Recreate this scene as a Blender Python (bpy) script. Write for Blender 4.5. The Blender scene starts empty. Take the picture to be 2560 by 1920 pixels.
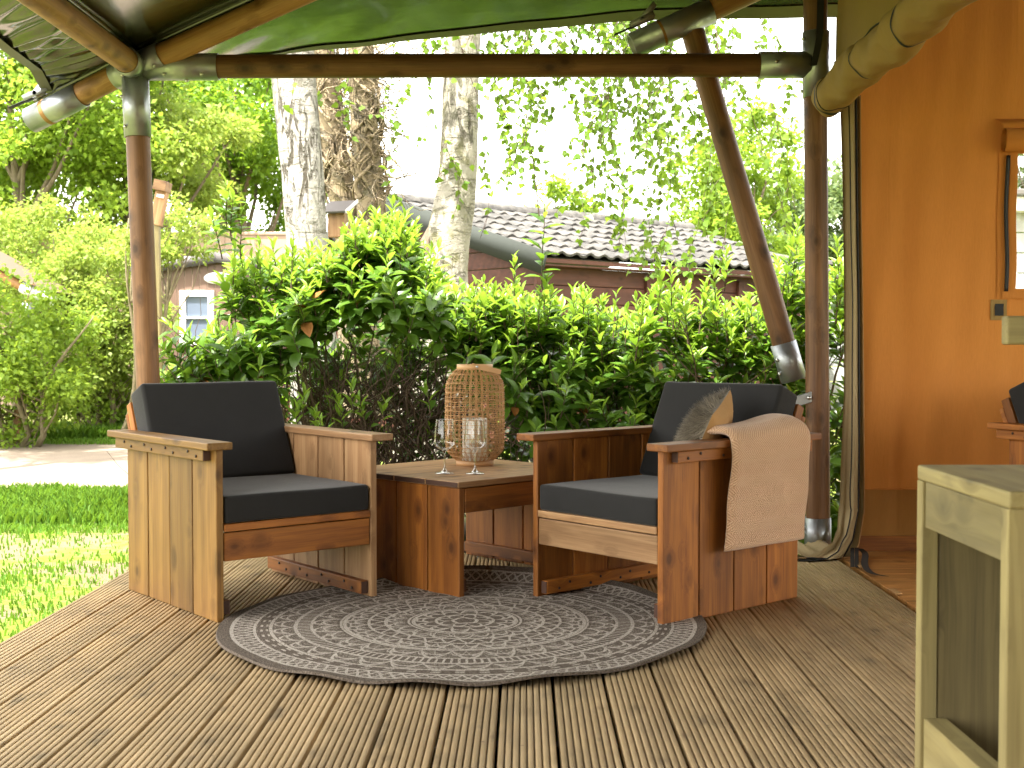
import bpy, bmesh, math, random
import numpy as np
from mathutils import Vector, Matrix, Euler

random.seed(11)
rng = np.random.default_rng(11)
S = bpy.context.scene
COL = S.collection
R = math.radians

# ------------------------------------------------------------------ camera
F = 3110.0                 # focal length in photo pixels (photo 2560 wide)
PITCH = R(1.75)
cam_d = bpy.data.cameras.new('camera')
cam = bpy.data.objects.new('camera', cam_d)
COL.objects.link(cam)
cam.location = (0, 0, 1.0)
cam.rotation_euler = (R(90) - PITCH, 0, 0)
cam_d.sensor_fit = 'HORIZONTAL'
cam_d.sensor_width = 36
cam_d.lens = F / 2560 * 36
cam_d.clip_end = 500
cam_d.clip_start = 0.05
cam_d.dof.use_dof = True
cam_d.dof.focus_distance = 5.1
cam_d.dof.aperture_fstop = 7.0
S.camera = cam

# ------------------------------------------------------------------ sky, sun
SUN = Vector((-0.17, -0.31, 0.93)).normalized()
w = bpy.data.worlds.new('World')
S.world = w
w.use_nodes = True
wn = w.node_tree
bg = wn.nodes['Background']
sky = wn.nodes.new('ShaderNodeTexSky')
sky.sky_type = 'NISHITA'
sky.sun_disc = False
sky.sun_elevation = math.asin(SUN.z)
sky.sun_rotation = math.atan2(SUN.x, SUN.y)
sky.air_density = 1.0
sky.dust_density = 2.0
# thin bright cloud over the blue: the sky is mostly white in the photograph
hs = wn.nodes.new('ShaderNodeHueSaturation')
wn.links.new(sky.outputs[0], hs.inputs['Color'])
tcw = wn.nodes.new('ShaderNodeTexCoord')
cl = wn.nodes.new('ShaderNodeTexNoise')
cl.inputs['Scale'].default_value = 2.2; cl.inputs['Detail'].default_value = 6; cl.inputs['Distortion'].default_value = .6
wn.links.new(tcw.outputs['Generated'], cl.inputs['Vector'])
mr = wn.nodes.new('ShaderNodeMapRange')
mr.inputs[1].default_value = .35; mr.inputs[2].default_value = .62
mr.inputs[3].default_value = .34; mr.inputs[4].default_value = .04
wn.links.new(cl.outputs[0], mr.inputs[0]); wn.links.new(mr.outputs[0], hs.inputs['Saturation'])
hs.inputs['Value'].default_value = 1.0
warm = wn.nodes.new('ShaderNodeVectorMath'); warm.operation = 'MULTIPLY'
warm.inputs[1].default_value = (1.05, 1.0, .90)
wn.links.new(hs.outputs[0], warm.inputs[0])
wn.links.new(warm.outputs[0], bg.inputs[0])
bg.inputs[1].default_value = 0.15
sd = bpy.data.lights.new('sun', 'SUN')
sd.energy = 2.8
sd.angle = R(0.5)
sd.color = (1.0, 0.95, 0.86)
sun = bpy.data.objects.new('sun', sd)
COL.objects.link(sun)
sun.rotation_euler = SUN.to_track_quat('Z', 'Y').to_euler()
vs = S.view_settings
vs.view_transform = 'Standard'
vs.look = 'None'
vs.gamma = 1
vs.use_curve_mapping = False
vs.exposure = 3.05
S.cycles.max_bounces = 10
S.cycles.diffuse_bounces = 5
S.cycles.transparent_max_bounces = 12
S.cycles.transmission_bounces = 10
S.cycles.use_denoising = True
S.cycles.sample_clamp_indirect = 6.0
S.cycles.caustics_refractive = False
S.cycles.caustics_reflective = False

# ------------------------------------------------------------------ helpers
def P(px, py, Y):
    """photo pixel -> world point at world depth Y"""
    u = (px - 1280) / F
    v = (960 - py) / F
    d = Vector((u, math.cos(PITCH) + v * math.sin(PITCH), -math.sin(PITCH) + v * math.cos(PITCH)))
    t = Y / d.y
    return Vector((d.x * t, Y, 1.0 + d.z * t))

K = 2560 / 2212
def PD(dx, dy, Y):
    return P(dx * K, dy * K, Y)

def tag(o, label=None, cat=None, group=None, kind=None):
    if label: o['label'] = label
    if cat: o['category'] = cat
    if group: o['group'] = group
    if kind: o['kind'] = kind
    return o

def empty(name, loc=(0, 0, 0), rz=0, **kw):
    o = bpy.data.objects.new(name, None)
    COL.objects.link(o)
    o.location = loc
    o.rotation_euler = (0, 0, rz)
    o.empty_display_size = .1
    return tag(o, **kw)

def link(name, me, parent=None, M=None):
    o = bpy.data.objects.new(name, me)
    COL.objects.link(o)
    if parent is not None: o.parent = parent
    if M is not None: o.matrix_local = M
    return o

class MB:
    """collects pieces of one mesh"""
    def __init__(self):
        self.v = []; self.f = []; self.m = []; self.n = 0
    def add(self, v, f, m=0):
        v = np.asarray(v, dtype=np.float32).reshape(-1, 3)
        self.v.append(v)
        if isinstance(f, np.ndarray):
            self.f.append(f.astype(np.int32) + self.n); self.m.append(np.full(len(f), m, np.int32))
        else:
            by = {}
            for q in f: by.setdefault(len(q), []).append(q)
            for k, qs in by.items():
                self.f.append(np.array(qs, np.int32) + self.n); self.m.append(np.full(len(qs), m, np.int32))
        self.n += len(v)
    def box(self, c, s, M=None, m=0):
        c = Vector(c); h = Vector(s) / 2
        vv = []
        for x in (-1, 1):
            for y in (-1, 1):
                for z in (-1, 1):
                    p = Vector((x * h.x, y * h.y, z * h.z))
                    if M is not None: p = M @ p
                    vv.append(p + c)
        self.add(vv, [(0, 1, 3, 2), (4, 6, 7, 5), (0, 4, 5, 1), (2, 3, 7, 6), (0, 2, 6, 4), (1, 5, 7, 3)], m)
    def tube(self, pts, rad, seg=8, cap=True, m=0, squash=None):
        pts = np.array([tuple(p) for p in pts], float)
        n = len(pts)
        if np.isscalar(rad): rad = [rad] * n
        T = np.gradient(pts, axis=0)
        T /= np.linalg.norm(T, axis=1)[:, None] + 1e-12
        a = np.array([0, 0, 1.]) if abs(T[0][2]) < .9 else np.array([1., 0, 0])
        N = np.cross(T[0], a); N /= np.linalg.norm(N)
        V = []
        ang = np.arange(seg) * 2 * math.pi / seg
        for i in range(n):
            N = N - T[i] * N.dot(T[i]); N /= np.linalg.norm(N) + 1e-12
            B = np.cross(T[i], N)
            r = rad[i]
            V.append(pts[i] + r * (np.cos(ang)[:, None] * N + np.sin(ang)[:, None] * B))
        V = np.concatenate(V)
        fs = []
        for i in range(n - 1):
            for j in range(seg):
                k = (j + 1) % seg
                fs.append((i * seg + j, i * seg + k, (i + 1) * seg + k, (i + 1) * seg + j))
        if cap:
            fs.append(tuple(reversed(range(seg)))); fs.append(tuple((n - 1) * seg + j for j in range(seg)))
        self.add(V, fs, m)
    def lathe(self, prof, seg=32, c=(0, 0, 0), m=0, closed=False):
        V = []
        for r, z in prof:
            for j in range(seg):
                a = 2 * math.pi * j / seg
                V.append((c[0] + r * math.cos(a), c[1] + r * math.sin(a), c[2] + z))
        n = len(prof); fs = []
        for i in range(n if closed else n - 1):
            i2 = (i + 1) % n
            for j in range(seg):
                k = (j + 1) % seg
                fs.append((i * seg + j, i * seg + k, i2 * seg + k, i2 * seg + j))
        self.add(V, fs, m)
    def grid(self, nu, nv, fn, m=0, closed_u=False):
        V = [fn(i / nu, j / nv) for j in range(nv + 1) for i in range(nu + 1)]
        W = nu + 1
        fs = np.array([(j * W + i, j * W + i + 1, (j + 1) * W + i + 1, (j + 1) * W + i) for j in range(nv) for i in range(nu)], np.int32)
        self.add([tuple(p) for p in V], fs, m)
    def mesh(self, name, mats, smooth=False):
        me = bpy.data.meshes.new(name)
        v = np.concatenate(self.v)
        me.vertices.add(len(v)); me.vertices.foreach_set('co', v.ravel())
        idx = np.concatenate([f.ravel() for f in self.f])
        tot = np.concatenate([np.full(len(f), f.shape[1], np.int32) for f in self.f])
        start = np.concatenate([[0], np.cumsum(tot)[:-1]]).astype(np.int32)
        me.loops.add(len(idx)); me.loops.foreach_set('vertex_index', idx.astype(np.int32))
        me.polygons.add(len(tot)); me.polygons.foreach_set('loop_start', start)
        me.polygons.foreach_set('material_index', np.concatenate(self.m))
        if smooth: me.polygons.foreach_set('use_smooth', np.ones(len(tot), bool))
        me.update(calc_edges=True); me.validate()
        for mt in (mats if isinstance(mats, (list, tuple)) else [mats]): me.materials.append(mt)
        return me
    def build(self, name, mats, parent=None, smooth=False, M=None):
        return link(name, self.mesh(name, mats, smooth), parent, M)

def plank(name, c, s, mat, parent=None, bevel=.003, rot=None, M=None):
    """a bevelled board; c is its centre in the parent's frame"""
    bm = bmesh.new()
    bmesh.ops.create_cube(bm, size=1)
    bmesh.ops.scale(bm, vec=s, verts=bm.verts)
    if bevel:
        bmesh.ops.bevel(bm, geom=bm.edges[:], offset=bevel, segments=2, profile=.5, affect='EDGES')
    if rot is not None: bmesh.ops.transform(bm, matrix=rot.to_4x4(), verts=bm.verts)
    bmesh.ops.translate(bm, vec=c, verts=bm.verts)
    me = bpy.data.meshes.new(name)
    bm.to_mesh(me); bm.free()
    me.materials.append(mat)
    return link(name, me, parent, M)

def pole(name, a, b, r, mat, parent=None, seg=24, taper=1.0, base=Vector()):
    """a round pole from a to b, its own axis along local z"""
    a = Vector(a) - base; b = Vector(b) - base
    L = (b - a).length
    n = max(2, int(L / .12)); ph = random.random() * 6
    pts = [(.002 * math.sin(ph + 5 * i / n), .002 * math.cos(ph + 4 * i / n), L * i / n) for i in range(n + 1)]
    rad = [r * (1 + (taper - 1) * i / n) * (1 + .012 * math.sin(ph + 9 * i / n)) for i in range(n + 1)]
    mb = MB(); mb.tube(pts, rad, seg)
    M = Matrix.Translation(a) @ (b - a).to_track_quat('Z', 'Y').to_matrix().to_4x4()
    o = mb.build(name, mat, parent, smooth=True, M=M)
    for p in o.data.polygons:
        if len(p.vertices) > 4: p.use_smooth = False
    return o

def sleeve(name, a, b, r, mat, parent=None):
    """an open steel tube with wall thickness, given in the parent's frame"""
    a = Vector(a); b = Vector(b); L = (b - a).length
    mb = MB()
    mb.lathe([(r, 0), (r + .0045, 0), (r + .0045, L), (r, L)], 32, closed=True)
    M = Matrix.Translation(a) @ (b - a).to_track_quat('Z', 'Y').to_matrix().to_4x4()
    return mb.build(name, mat, parent, True, M)

# ------------------------------------------------------------------ node maths
class X:
    def __init__(s, nt, o): s.nt = nt; s.o = o
    def _m(s, op, *a, clamp=False):
        n = s.nt.nodes.new('ShaderNodeMath'); n.operation = op; n.use_clamp = clamp
        for i, q in enumerate((s,) + a):
            if isinstance(q, X): s.nt.links.new(q.o, n.inputs[i])
            else: n.inputs[i].default_value = q
        return X(s.nt, n.outputs[0])
    def __add__(s, b): return s._m('ADD', b)
    __radd__ = __add__
    def __sub__(s, b): return s._m('SUBTRACT', b)
    def __rsub__(s, b): return (s * -1) + b
    def __mul__(s, b): return s._m('MULTIPLY', b)
    __rmul__ = __mul__
    def __truediv__(s, b): return s._m('DIVIDE', b)
    def sin(s): return s._m('SINE')
    def abs(s): return s._m('ABSOLUTE')
    def frac(s): return s._m('FRACT')
    def pow(s, b): return s._m('POWER', b)
    def lt(s, b): return s._m('LESS_THAN', b)
    def gt(s, b): return s._m('GREATER_THAN', b)
    def max(s, b): return s._m('MAXIMUM', b)
    def min(s, b): return s._m('MINIMUM', b)
    def floor(s): return s._m('FLOOR')
    def clamp(s): return s._m('ADD', 0.0, clamp=True)
    def step(s, lo, hi):
        n = s.nt.nodes.new('ShaderNodeMapRange'); n.interpolation_type = 'SMOOTHSTEP'
        s.nt.links.new(s.o, n.inputs[0])
        n.inputs[1].default_value = lo; n.inputs[2].default_value = hi
        return X(s.nt, n.outputs[0])
    def tri(s): return (s.frac() - .5).abs() * 2

def combine(nt, a, b, c):
    n = nt.nodes.new('ShaderNodeCombineXYZ')
    for i, q in enumerate((a, b, c)):
        if isinstance(q, X): nt.links.new(q.o, n.inputs[i])
        else: n.inputs[i].default_value = q
    return n.outputs[0]

def noise(nt, vec, scale, detail=3, rough=.55, dist=0, dim='3D'):
    n = nt.nodes.new('ShaderNodeTexNoise'); n.noise_dimensions = dim
    nt.links.new(vec, n.inputs['Vector'])
    n.inputs['Scale'].default_value = scale; n.inputs['Detail'].default_value = detail
    n.inputs['Roughness'].default_value = rough; n.inputs['Distortion'].default_value = dist
    return X(nt, n.outputs[0])

def voronoi(nt, vec, scale, feature='F1', out=0):
    n = nt.nodes.new('ShaderNodeTexVoronoi'); n.feature = feature
    nt.links.new(vec, n.inputs['Vector']); n.inputs['Scale'].default_value = scale
    return X(nt, n.outputs[out])

def mixc(nt, f, a, b, blend='MIX'):
    n = nt.nodes.new('ShaderNodeMix'); n.data_type = 'RGBA'; n.blend_type = blend
    def put(i, q):
        if isinstance(q, X): nt.links.new(q.o, n.inputs[i])
        elif hasattr(q, 'default_value'): nt.links.new(q, n.inputs[i])
        elif isinstance(q, (int, float)): n.inputs[i].default_value = q
        else: n.inputs[i].default_value = (*q, 1)
    put(0, f); put(6, a); put(7, b)
    return n.outputs[2]

def scalec(nt, col, f):
    """colour times a scalar"""
    n = nt.nodes.new('ShaderNodeVectorMath'); n.operation = 'SCALE'
    nt.links.new(col, n.inputs[0])
    if isinstance(f, X): nt.links.new(f.o, n.inputs['Scale'])
    else: n.inputs['Scale'].default_value = f
    return n.outputs[0]

def bump(nt, b, h, strength, dist=.01):
    n = nt.nodes.new('ShaderNodeBump')
    n.inputs['Strength'].default_value = strength; n.inputs['Distance'].default_value = dist
    nt.links.new(h.o, n.inputs['Height']); nt.links.new(n.outputs[0], b.inputs['Normal'])

def mat_new(name, color=(.5, .5, .5), rough=.6, metal=0, spec=.5):
    m = bpy.data.materials.new(name); m.use_nodes = True
    nt = m.node_tree; b = nt.nodes['Principled BSDF']
    b.inputs['Base Color'].default_value = (*color, 1)
    b.inputs['Roughness'].default_value = rough
    b.inputs['Metallic'].default_value = metal
    b.inputs['Specular IOR Level'].default_value = spec
    return m, nt, b

def coords(nt, kind='Object', rnd=True):
    tc = nt.nodes.new('ShaderNodeTexCoord')
    o = tc.outputs[kind]
    oi = nt.nodes.new('ShaderNodeObjectInfo')
    r = X(nt, oi.outputs['Random'])
    s = nt.nodes.new('ShaderNodeSeparateXYZ'); nt.links.new(o, s.inputs[0])
    x, y, z = (X(nt, s.outputs[i]) for i in range(3))
    if rnd: x = x + r * 37.; y = y + r * 91.; z = z + r * 53.
    return x, y, z, r

def wood(name, lo, hi, axis='z', rough=.5, knots=1.0, k=1.0, var=.3, weather=0.0):
    m, nt, b = mat_new(name, hi, rough, spec=.35)
    x, y, z, r = coords(nt)
    al, a, c = {'x': (x, y, z), 'y': (y, z, x), 'z': (z, x, y)}[axis]
    kd = voronoi(nt, combine(nt, a * 9, c * 9, al * 6), 1.0)
    kn = 1 - kd.step(.07, .17)
    halo = 1 - kd.step(.1, .42)
    warp = noise(nt, combine(nt, a * 3, c * 3, al * 1.2), 1.0, 2) * .05 + halo * .035
    aa = a + warp
    coarse = noise(nt, combine(nt, aa * 26 * k, c * 34 * k, al * 1.6), 1.0, 3)
    fine = noise(nt, combine(nt, aa * 170 * k, c * 170 * k, al * 5), 1.0, 3)
    ring = (((aa + c * .6) * 110 * k + coarse * 9).sin() * .5 + .5).pow(2.0)
    t = (coarse * .5 + fine * .6 + ring * .18 - .13).step(.1, .85)
    col = mixc(nt, t, lo, hi)
    blot = noise(nt, combine(nt, a * 6, c * 6, al * 2.2), 1.0, 3)
    stain = noise(nt, combine(nt, a * 9 + 7, c * 9, al * 3.5), 1.0, 4).step(.6, .78)
    col = mixc(nt, (kn * .85 * knots).clamp(), col, tuple(q * .30 for q in lo))
    col = mixc(nt, (halo * .55 * knots).clamp(), col, tuple(q * .8 for q in lo))
    dark = (halo * .10 * knots).min(.85)
    f = (1 - dark) * (blot * .95 + .53) * (1 - stain * .5) * (r * (2 * var) + (1 - var))
    col = scalec(nt, col, f)
    if weather:
        g = noise(nt, combine(nt, a * 20, c * 20, al * 3), 1.0, 3)
        col = mixc(nt, (g * weather).clamp(), col, (.22, .21, .17))
    nt.links.new(col, b.inputs['Base Color'])
    nt.links.new((fine * .25 + rough - .1).o, b.inputs['Roughness'])
    bump(nt, b, fine * .6 + coarse * .5 - kn * .3, .35, .002)
    return m

def leafmat(name, dark, light, trans, tf=.4, rough=.4, spec=.4):
    m, nt, b = mat_new(name, light, rough, spec=spec)
    g = nt.nodes.new('ShaderNodeNewGeometry')
    oi = nt.nodes.new('ShaderNodeObjectInfo')
    rr = (X(nt, g.outputs['Random Per Island']) + X(nt, oi.outputs['Random']) * 7.31).frac()
    tc = nt.nodes.new('ShaderNodeTexCoord')
    col = mixc(nt, rr, dark, light)
    nt.links.new(col, b.inputs['Base Color'])
    tr = nt.nodes.new('ShaderNodeBsdfTranslucent')
    tcol = scalec(nt, mixc(nt, rr, trans, tuple(q * .75 for q in trans)), 1.0)
    nt.links.new(tcol, tr.inputs[0])
    mx = nt.nodes.new('ShaderNodeMixShader'); mx.inputs[0].default_value = tf
    out = nt.nodes['Material Output']
    nt.links.new(b.outputs[0], mx.inputs[1]); nt.links.new(tr.outputs[0], mx.inputs[2])
    nt.links.new(mx.outputs[0], out.inputs[0])
    return m

def canvas(name, col, rough=.8, trans=0.0, weave=1400, amp=.1):
    m, nt, b = mat_new(name, col, rough, spec=.2)
    x, y, z, r = coords(nt, rnd=False)
    n1 = noise(nt, combine(nt, x, y, z), 2.2, 4)
    n2 = noise(nt, combine(nt, x * 260, y * 260, z * 30), 1.0, 2)
    n3 = noise(nt, combine(nt, x * 5, y * 5, z * 1.4), 1.0, 4)
    c = scalec(nt, mixc(nt, n1, tuple(q * (1 - amp) for q in col), tuple(min(1, q * (1 + amp)) for q in col)), n2 * .16 + n3 * .2 + .82)
    nt.links.new(c, b.inputs['Base Color'])
    cr = noise(nt, combine(nt, x * 9, y * 9, z * 1.1), 1.0, 2, .5, 1.5)
    bump(nt, b, n2 * .25 + n3 * 1.0 + (cr - .5).abs() * 2.0, .35, .008)
    if trans:
        tr = nt.nodes.new('ShaderNodeBsdfTranslucent'); nt.links.new(c, tr.inputs[0])
        mx = nt.nodes.new('ShaderNodeMixShader'); mx.inputs[0].default_value = trans
        nt.links.new(b.outputs[0], mx.inputs[1]); nt.links.new(tr.outputs[0], mx.inputs[2])
        nt.links.new(mx.outputs[0], nt.nodes['Material Output'].inputs[0])
    return m

# ------------------------------------------------------------------ materials
M = {}
for ax in 'xyz':
    M['pine_' + ax] = wood('warm_pine_' + ax, (.17, .050, .008), (.38, .138, .022), ax)
    M['honey_' + ax] = wood('honey_pine_' + ax, (.11, .047, .009), (.24, .130, .032), ax)  # same pine tinted yellower, standing in for skylight and green bounce
    M['pale_' + ax] = wood('pale_pine_' + ax, (.20, .10, .042), (.36, .215, .105), ax)
    M['grey_' + ax] = wood('treated_pine_' + ax, (.22, .17, .06), (.36, .295, .12), ax, rough=.6, knots=.8, weather=.25)
M['pole'] = wood('impregnated_pole', (.10, .045, .018), (.25, .125, .055), 'z', rough=.5, k=.8, var=.12)
M['pole_light'] = wood('light_pole', (.22, .10, .035), (.42, .23, .09), 'z', rough=.5, k=.8, var=.12)
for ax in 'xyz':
    M['dim_' + ax] = wood('painted_shade_pine_' + ax, (.085, .066, .028), (.185, .145, .062), ax, rough=.6, knots=1.0, weather=.1)  # treated pine darkened: shade on the plank table's ends put into the colour
M['deck'] = wood('deck_timber', (.33, .225, .105), (.50, .36, .19), 'y', rough=.6, knots=.5, k=.35, var=.08, weather=.1)
M['floor'] = wood('floor_timber', (.30, .125, .03), (.50, .25, .08), 'x', rough=.4, k=.7, var=.12)
M['shed'] = wood('stained_timber', (.05, .017, .011), (.10, .036, .024), 'x', rough=.6, knots=.5, k=.5, var=.15)
M['endgrain'] = mat_new('dark_end_grain', (.055, .022, .012), .7)[0]

def mk_galv():
    m, nt, b = mat_new('galvanised_steel', (.5, .52, .53), .4, .85)
    x, y, z, r = coords(nt)
    v = combine(nt, x, y, z)
    sp = voronoi(nt, v, 38, 'F1', 1)
    n = noise(nt, v, 9, 5)
    nt.links.new(mixc(nt, n, (.26, .28, .31), (.48, .50, .52)), b.inputs['Base Color'])
    s = nt.nodes.new('ShaderNodeSeparateColor'); nt.links.new(sp.o, s.inputs[0])
    nt.links.new((X(nt, s.outputs[0]) * .22 + n * .2 + .22).o, b.inputs['Roughness'])
    return m
M['galv'] = mk_galv()
M['rust'] = mat_new('rust_stain', (.30, .16, .045), .7)[0]
M['steel'] = mat_new('bright_steel', (.6, .6, .6), .3, 1)[0]
M['zinc'] = mat_new('zinc_plate', (.30, .31, .32), .5, .3)[0]
M['black'] = mat_new('black_webbing', (.012, .012, .014), .7)[0]
M['zip'] = mat_new('black_zip', (.008, .0075, .007), .6)[0]
M['screw'] = mat_new('screw_hole', (.03, .015, .01), .6)[0]
M['orange'] = canvas('orange_canvas', (.60, .235, .052), .85, trans=.05)
M['orange_low'] = canvas('ochre_groundsheet', (.40, .19, .045), .7)
M['khaki'] = canvas('khaki_canvas', (.36, .235, .085), .8, trans=.08)
M['beige'] = canvas('beige_flap', (.42, .33, .18), .7)

def mk_pvc():
    m, nt, b = mat_new('dark_green_coated_fly', (.028, .030, .009), .2, spec=1.0)
    x, y, z, r = coords(nt, rnd=False)
    v = combine(nt, x, y, z)
    n = noise(nt, v, 1.3, 4); n2 = noise(nt, combine(nt, x * 4, y * 14, z * 10), 1.0, 4)
    nt.links.new((n * .10 + .17).o, b.inputs['Roughness'])
    b.inputs['Coat Weight'].default_value = .8
    b.inputs['Coat Roughness'].default_value = .12
    bump(nt, b, n2 * .7 + n * .6, .3, .012)
    return m
M['pvc'] = mk_pvc()
M['pvc_hem'] = mat_new('fly_hem', (.12, .12, .075), .5)[0]

def mk_cushion():
    m, nt, b = mat_new('charcoal_cloth', (.026, .025, .026), .85, spec=.25)
    x, y, z, r = coords(nt)
    n = noise(nt, combine(nt, x, y, z), 600, 2); n2 = noise(nt, combine(nt, x, y, z), 7, 4)
    nt.links.new(scalec(nt, mixc(nt, n, (.0125, .0122, .0125), (.024, .0232, .0235)), n2 * .4 + .8), b.inputs['Base Color'])
    b.inputs['Sheen Weight'].default_value = .2
    b.inputs['Sheen Roughness'].default_value = .4
    bump(nt, b, n * .4 + n2 * 2.5, .25, .004)
    return m
M['cushion'] = mk_cushion()

def mk_rug():
    m, nt, b = mat_new('woven_rug', (.1, .09, .08), .95, spec=.1)
    x, y, z, r_ = coords(nt, rnd=False)
    RR = .86
    n = noise(nt, combine(nt, x, y, z), 70, 2)
    n4 = noise(nt, combine(nt, x, y, z), 14, 3)
    xx = x + (n - .5) * .006; yy = y + (n4 - .5) * .01
    rr = ((xx * xx + yy * yy).pow(.5)) / RR
    a = X(nt, None)
    at = nt.nodes.new('ShaderNodeMath'); at.operation = 'ARCTAN2'
    nt.links.new(yy.o, at.inputs[0]); nt.links.new(xx.o, at.inputs[1])
    th = X(nt, at.outputs[0])
    line = None
    def acc(q):
        nonlocal line
        line = q if line is None else line.max(q)
    for q, wd in ((.05, .008), (.12, .006), (.215, .008), (.235, .005), (.33, .007), (.40, .006), (.50, .008), (.515, .005), (.635, .006), (.70, .008), (.80, .007), (.865, .006), (.955, .008)):
        acc(((rr - q).abs()).lt(wd))
    def petals(r0, r1, k, wd, ph=0.0, pw=.6, r2=None):
        s = (th * (k / 2.0) + ph).sin().abs().pow(pw)
        band = rr.gt(r0) * rr.lt(r2 or r1)
        acc(((rr - (s * (r1 - r0) + r0)).abs()).lt(wd) * band)
    def tips(r0, r1, k, wd, ph=0.0):
        s = (th * (k / (2 * math.pi)) + ph).tri()
        acc(((rr - (s * (r1 - r0) + r0)).abs()).lt(wd) * rr.gt(r0) * rr.lt(r1))
    petals(.05, .115, 8, .009)
    petals(.12, .21, 12, .010); petals(.13, .18, 12, .008)
    petals(.235, .325, 20, .010, 0); petals(.245, .30, 20, .007, .7)
    tips(.335, .40, 30, .010)
    petals(.40, .495, 24, .009, 0, .9); petals(.41, .46, 24, .008, 0, .9); petals(.40, .48, 24, .007, math.pi / 2, .5)
    petals(.52, .63, 28, .009, 0, .8); petals(.53, .59, 28, .008, 0, .8); petals(.52, .60, 56, .006, .4)
    # rays
    rays = ((th * (150 / (2 * math.pi))).tri()).lt(.33) * rr.gt(.64) * rr.lt(.695)
    acc(rays)
    petals(.705, .79, 36, .008, 0, .8); petals(.715, .76, 36, .007, 0, .8)
    dots = ((th * (60 / (2 * math.pi))).tri()).lt(.4) * ((rr * 46).tri()).lt(.45) * rr.gt(.81) * rr.lt(.855)
    acc(dots)
    tips(.87, .95, 64, .010); tips(.87, .95, 64, .010, .5)
    wear = noise(nt, combine(nt, x, y, z), 240, 2).step(.36, .52)
    big = noise(nt, combine(nt, x, y, z), 5, 3)
    wv = ((x * 420).sin() * (y * 420).sin())
    sp = noise(nt, combine(nt, x, y, z), 150, 2).step(.54, .60) * ((rr.gt(.42) * rr.lt(.49)).max(rr.gt(.53) * rr.lt(.625)).max(rr.gt(.71) * rr.lt(.79)).max(rr.gt(.88) * rr.lt(.94)).max(rr.gt(.25) * rr.lt(.32)))
    ln = (line.max(sp * .55) * (wear * .8 + .12)).clamp()
    base = mixc(nt, noise(nt, combine(nt, x, y, z), 210, 2).step(.3, .7), (.058, .045, .035), (.20, .165, .135))
    col = mixc(nt, ln, base, (.55, .50, .44))
    col = scalec(nt, col, big * .35 + .8)
    nt.links.new(col, b.inputs['Base Color'])
    bump(nt, b, wv * .5 + ln * .5 + n * .5, .6, .003)
    return m
M['rug'] = mk_rug()

def mk_throw():
    m, nt, b = mat_new('herringbone_wool', (.5, .33, .2), .95, spec=.1)
    tc = nt.nodes.new('ShaderNodeTexCoord')
    s = nt.nodes.new('ShaderNodeSeparateXYZ'); nt.links.new(tc.outputs['UV'], s.inputs[0])
    u = X(nt, s.outputs[0]); v = X(nt, s.outputs[1])
    n = noise(nt, tc.outputs['UV'], 260, 3)
    n2 = noise(nt, tc.outputs['UV'], 12, 3)
    ph = v * 95.0 + (u / .085).tri() * 4.2 * 1.0 + (n2 - .5) * .8
    ph2 = u * 95.0 + (v / .085 + n2 * .1).tri() * 4.0
    st = (ph2 * (2 * math.pi)).sin() * .5 + .5
    st2 = (st * .75 + n * .5).step(.25, .9)
    nt.links.new(mixc(nt, st2, (.46, .27, .16), (.62, .41, .265)), b.inputs['Base Color'])
    b.inputs['Sheen Weight'].default_value = .3
    bump(nt, b, st * .8 + n * 1.0, .7, .003)
    return m
M['throw'] = mk_throw()
M['tan'] = canvas('tan_cotton', (.42, .24, .10), .9)
def mk_fur():
    m, nt, b = mat_new('grey_brown_fur', (.16, .13, .095), .6)
    g = nt.nodes.new('ShaderNodeNewGeometry')
    nt.links.new(mixc(nt, X(nt, g.outputs['Random Per Island']), (.09, .072, .05), (.34, .29, .22)), b.inputs['Base Color'])
    return m
M['fur'] = mk_fur()
def mk_rattan():
    m, nt, b = mat_new('rattan_cane', (.42, .22, .10), .55)
    x, y, z, r = coords(nt, rnd=False)
    n = noise(nt, combine(nt, x, y, z), 60, 3)
    nt.links.new(mixc(nt, n, (.34, .165, .055), (.60, .36, .15)), b.inputs['Base Color'])
    return m
M['rattan'] = mk_rattan()
M['birchply'] = mat_new('bent_wood_band', (.58, .34, .16), .5)[0]
def mk_glass(name, rough=0.0, col=(1, 1, 1)):
    m, nt, b = mat_new(name, col, rough)
    b.inputs['Transmission Weight'].default_value = 1.0
    b.inputs['IOR'].default_value = 1.46
    return m
def mk_thin():
    m = bpy.data.materials.new('thin_clear_glass'); m.use_nodes = True
    nt = m.node_tree; nt.nodes.remove(nt.nodes['Principled BSDF'])
    t = nt.nodes.new('ShaderNodeBsdfTransparent'); t.inputs[0].default_value = (.985, .985, .98, 1)
    g = nt.nodes.new('ShaderNodeBsdfGlossy'); g.inputs['Roughness'].default_value = .02
    lw = nt.nodes.new('ShaderNodeLayerWeight'); lw.inputs['Blend'].default_value = .5
    fac = X(nt, lw.outputs['Facing']).pow(3.5) * .8 + .05
    mx = nt.nodes.new('ShaderNodeMixShader')
    nt.links.new(fac.o, mx.inputs[0])
    nt.links.new(t.outputs[0], mx.inputs[1]); nt.links.new(g.outputs[0], mx.inputs[2])
    nt.links.new(mx.outputs[0], nt.nodes['Material Output'].inputs[0])
    return m
M['glass'] = mk_thin()
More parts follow.
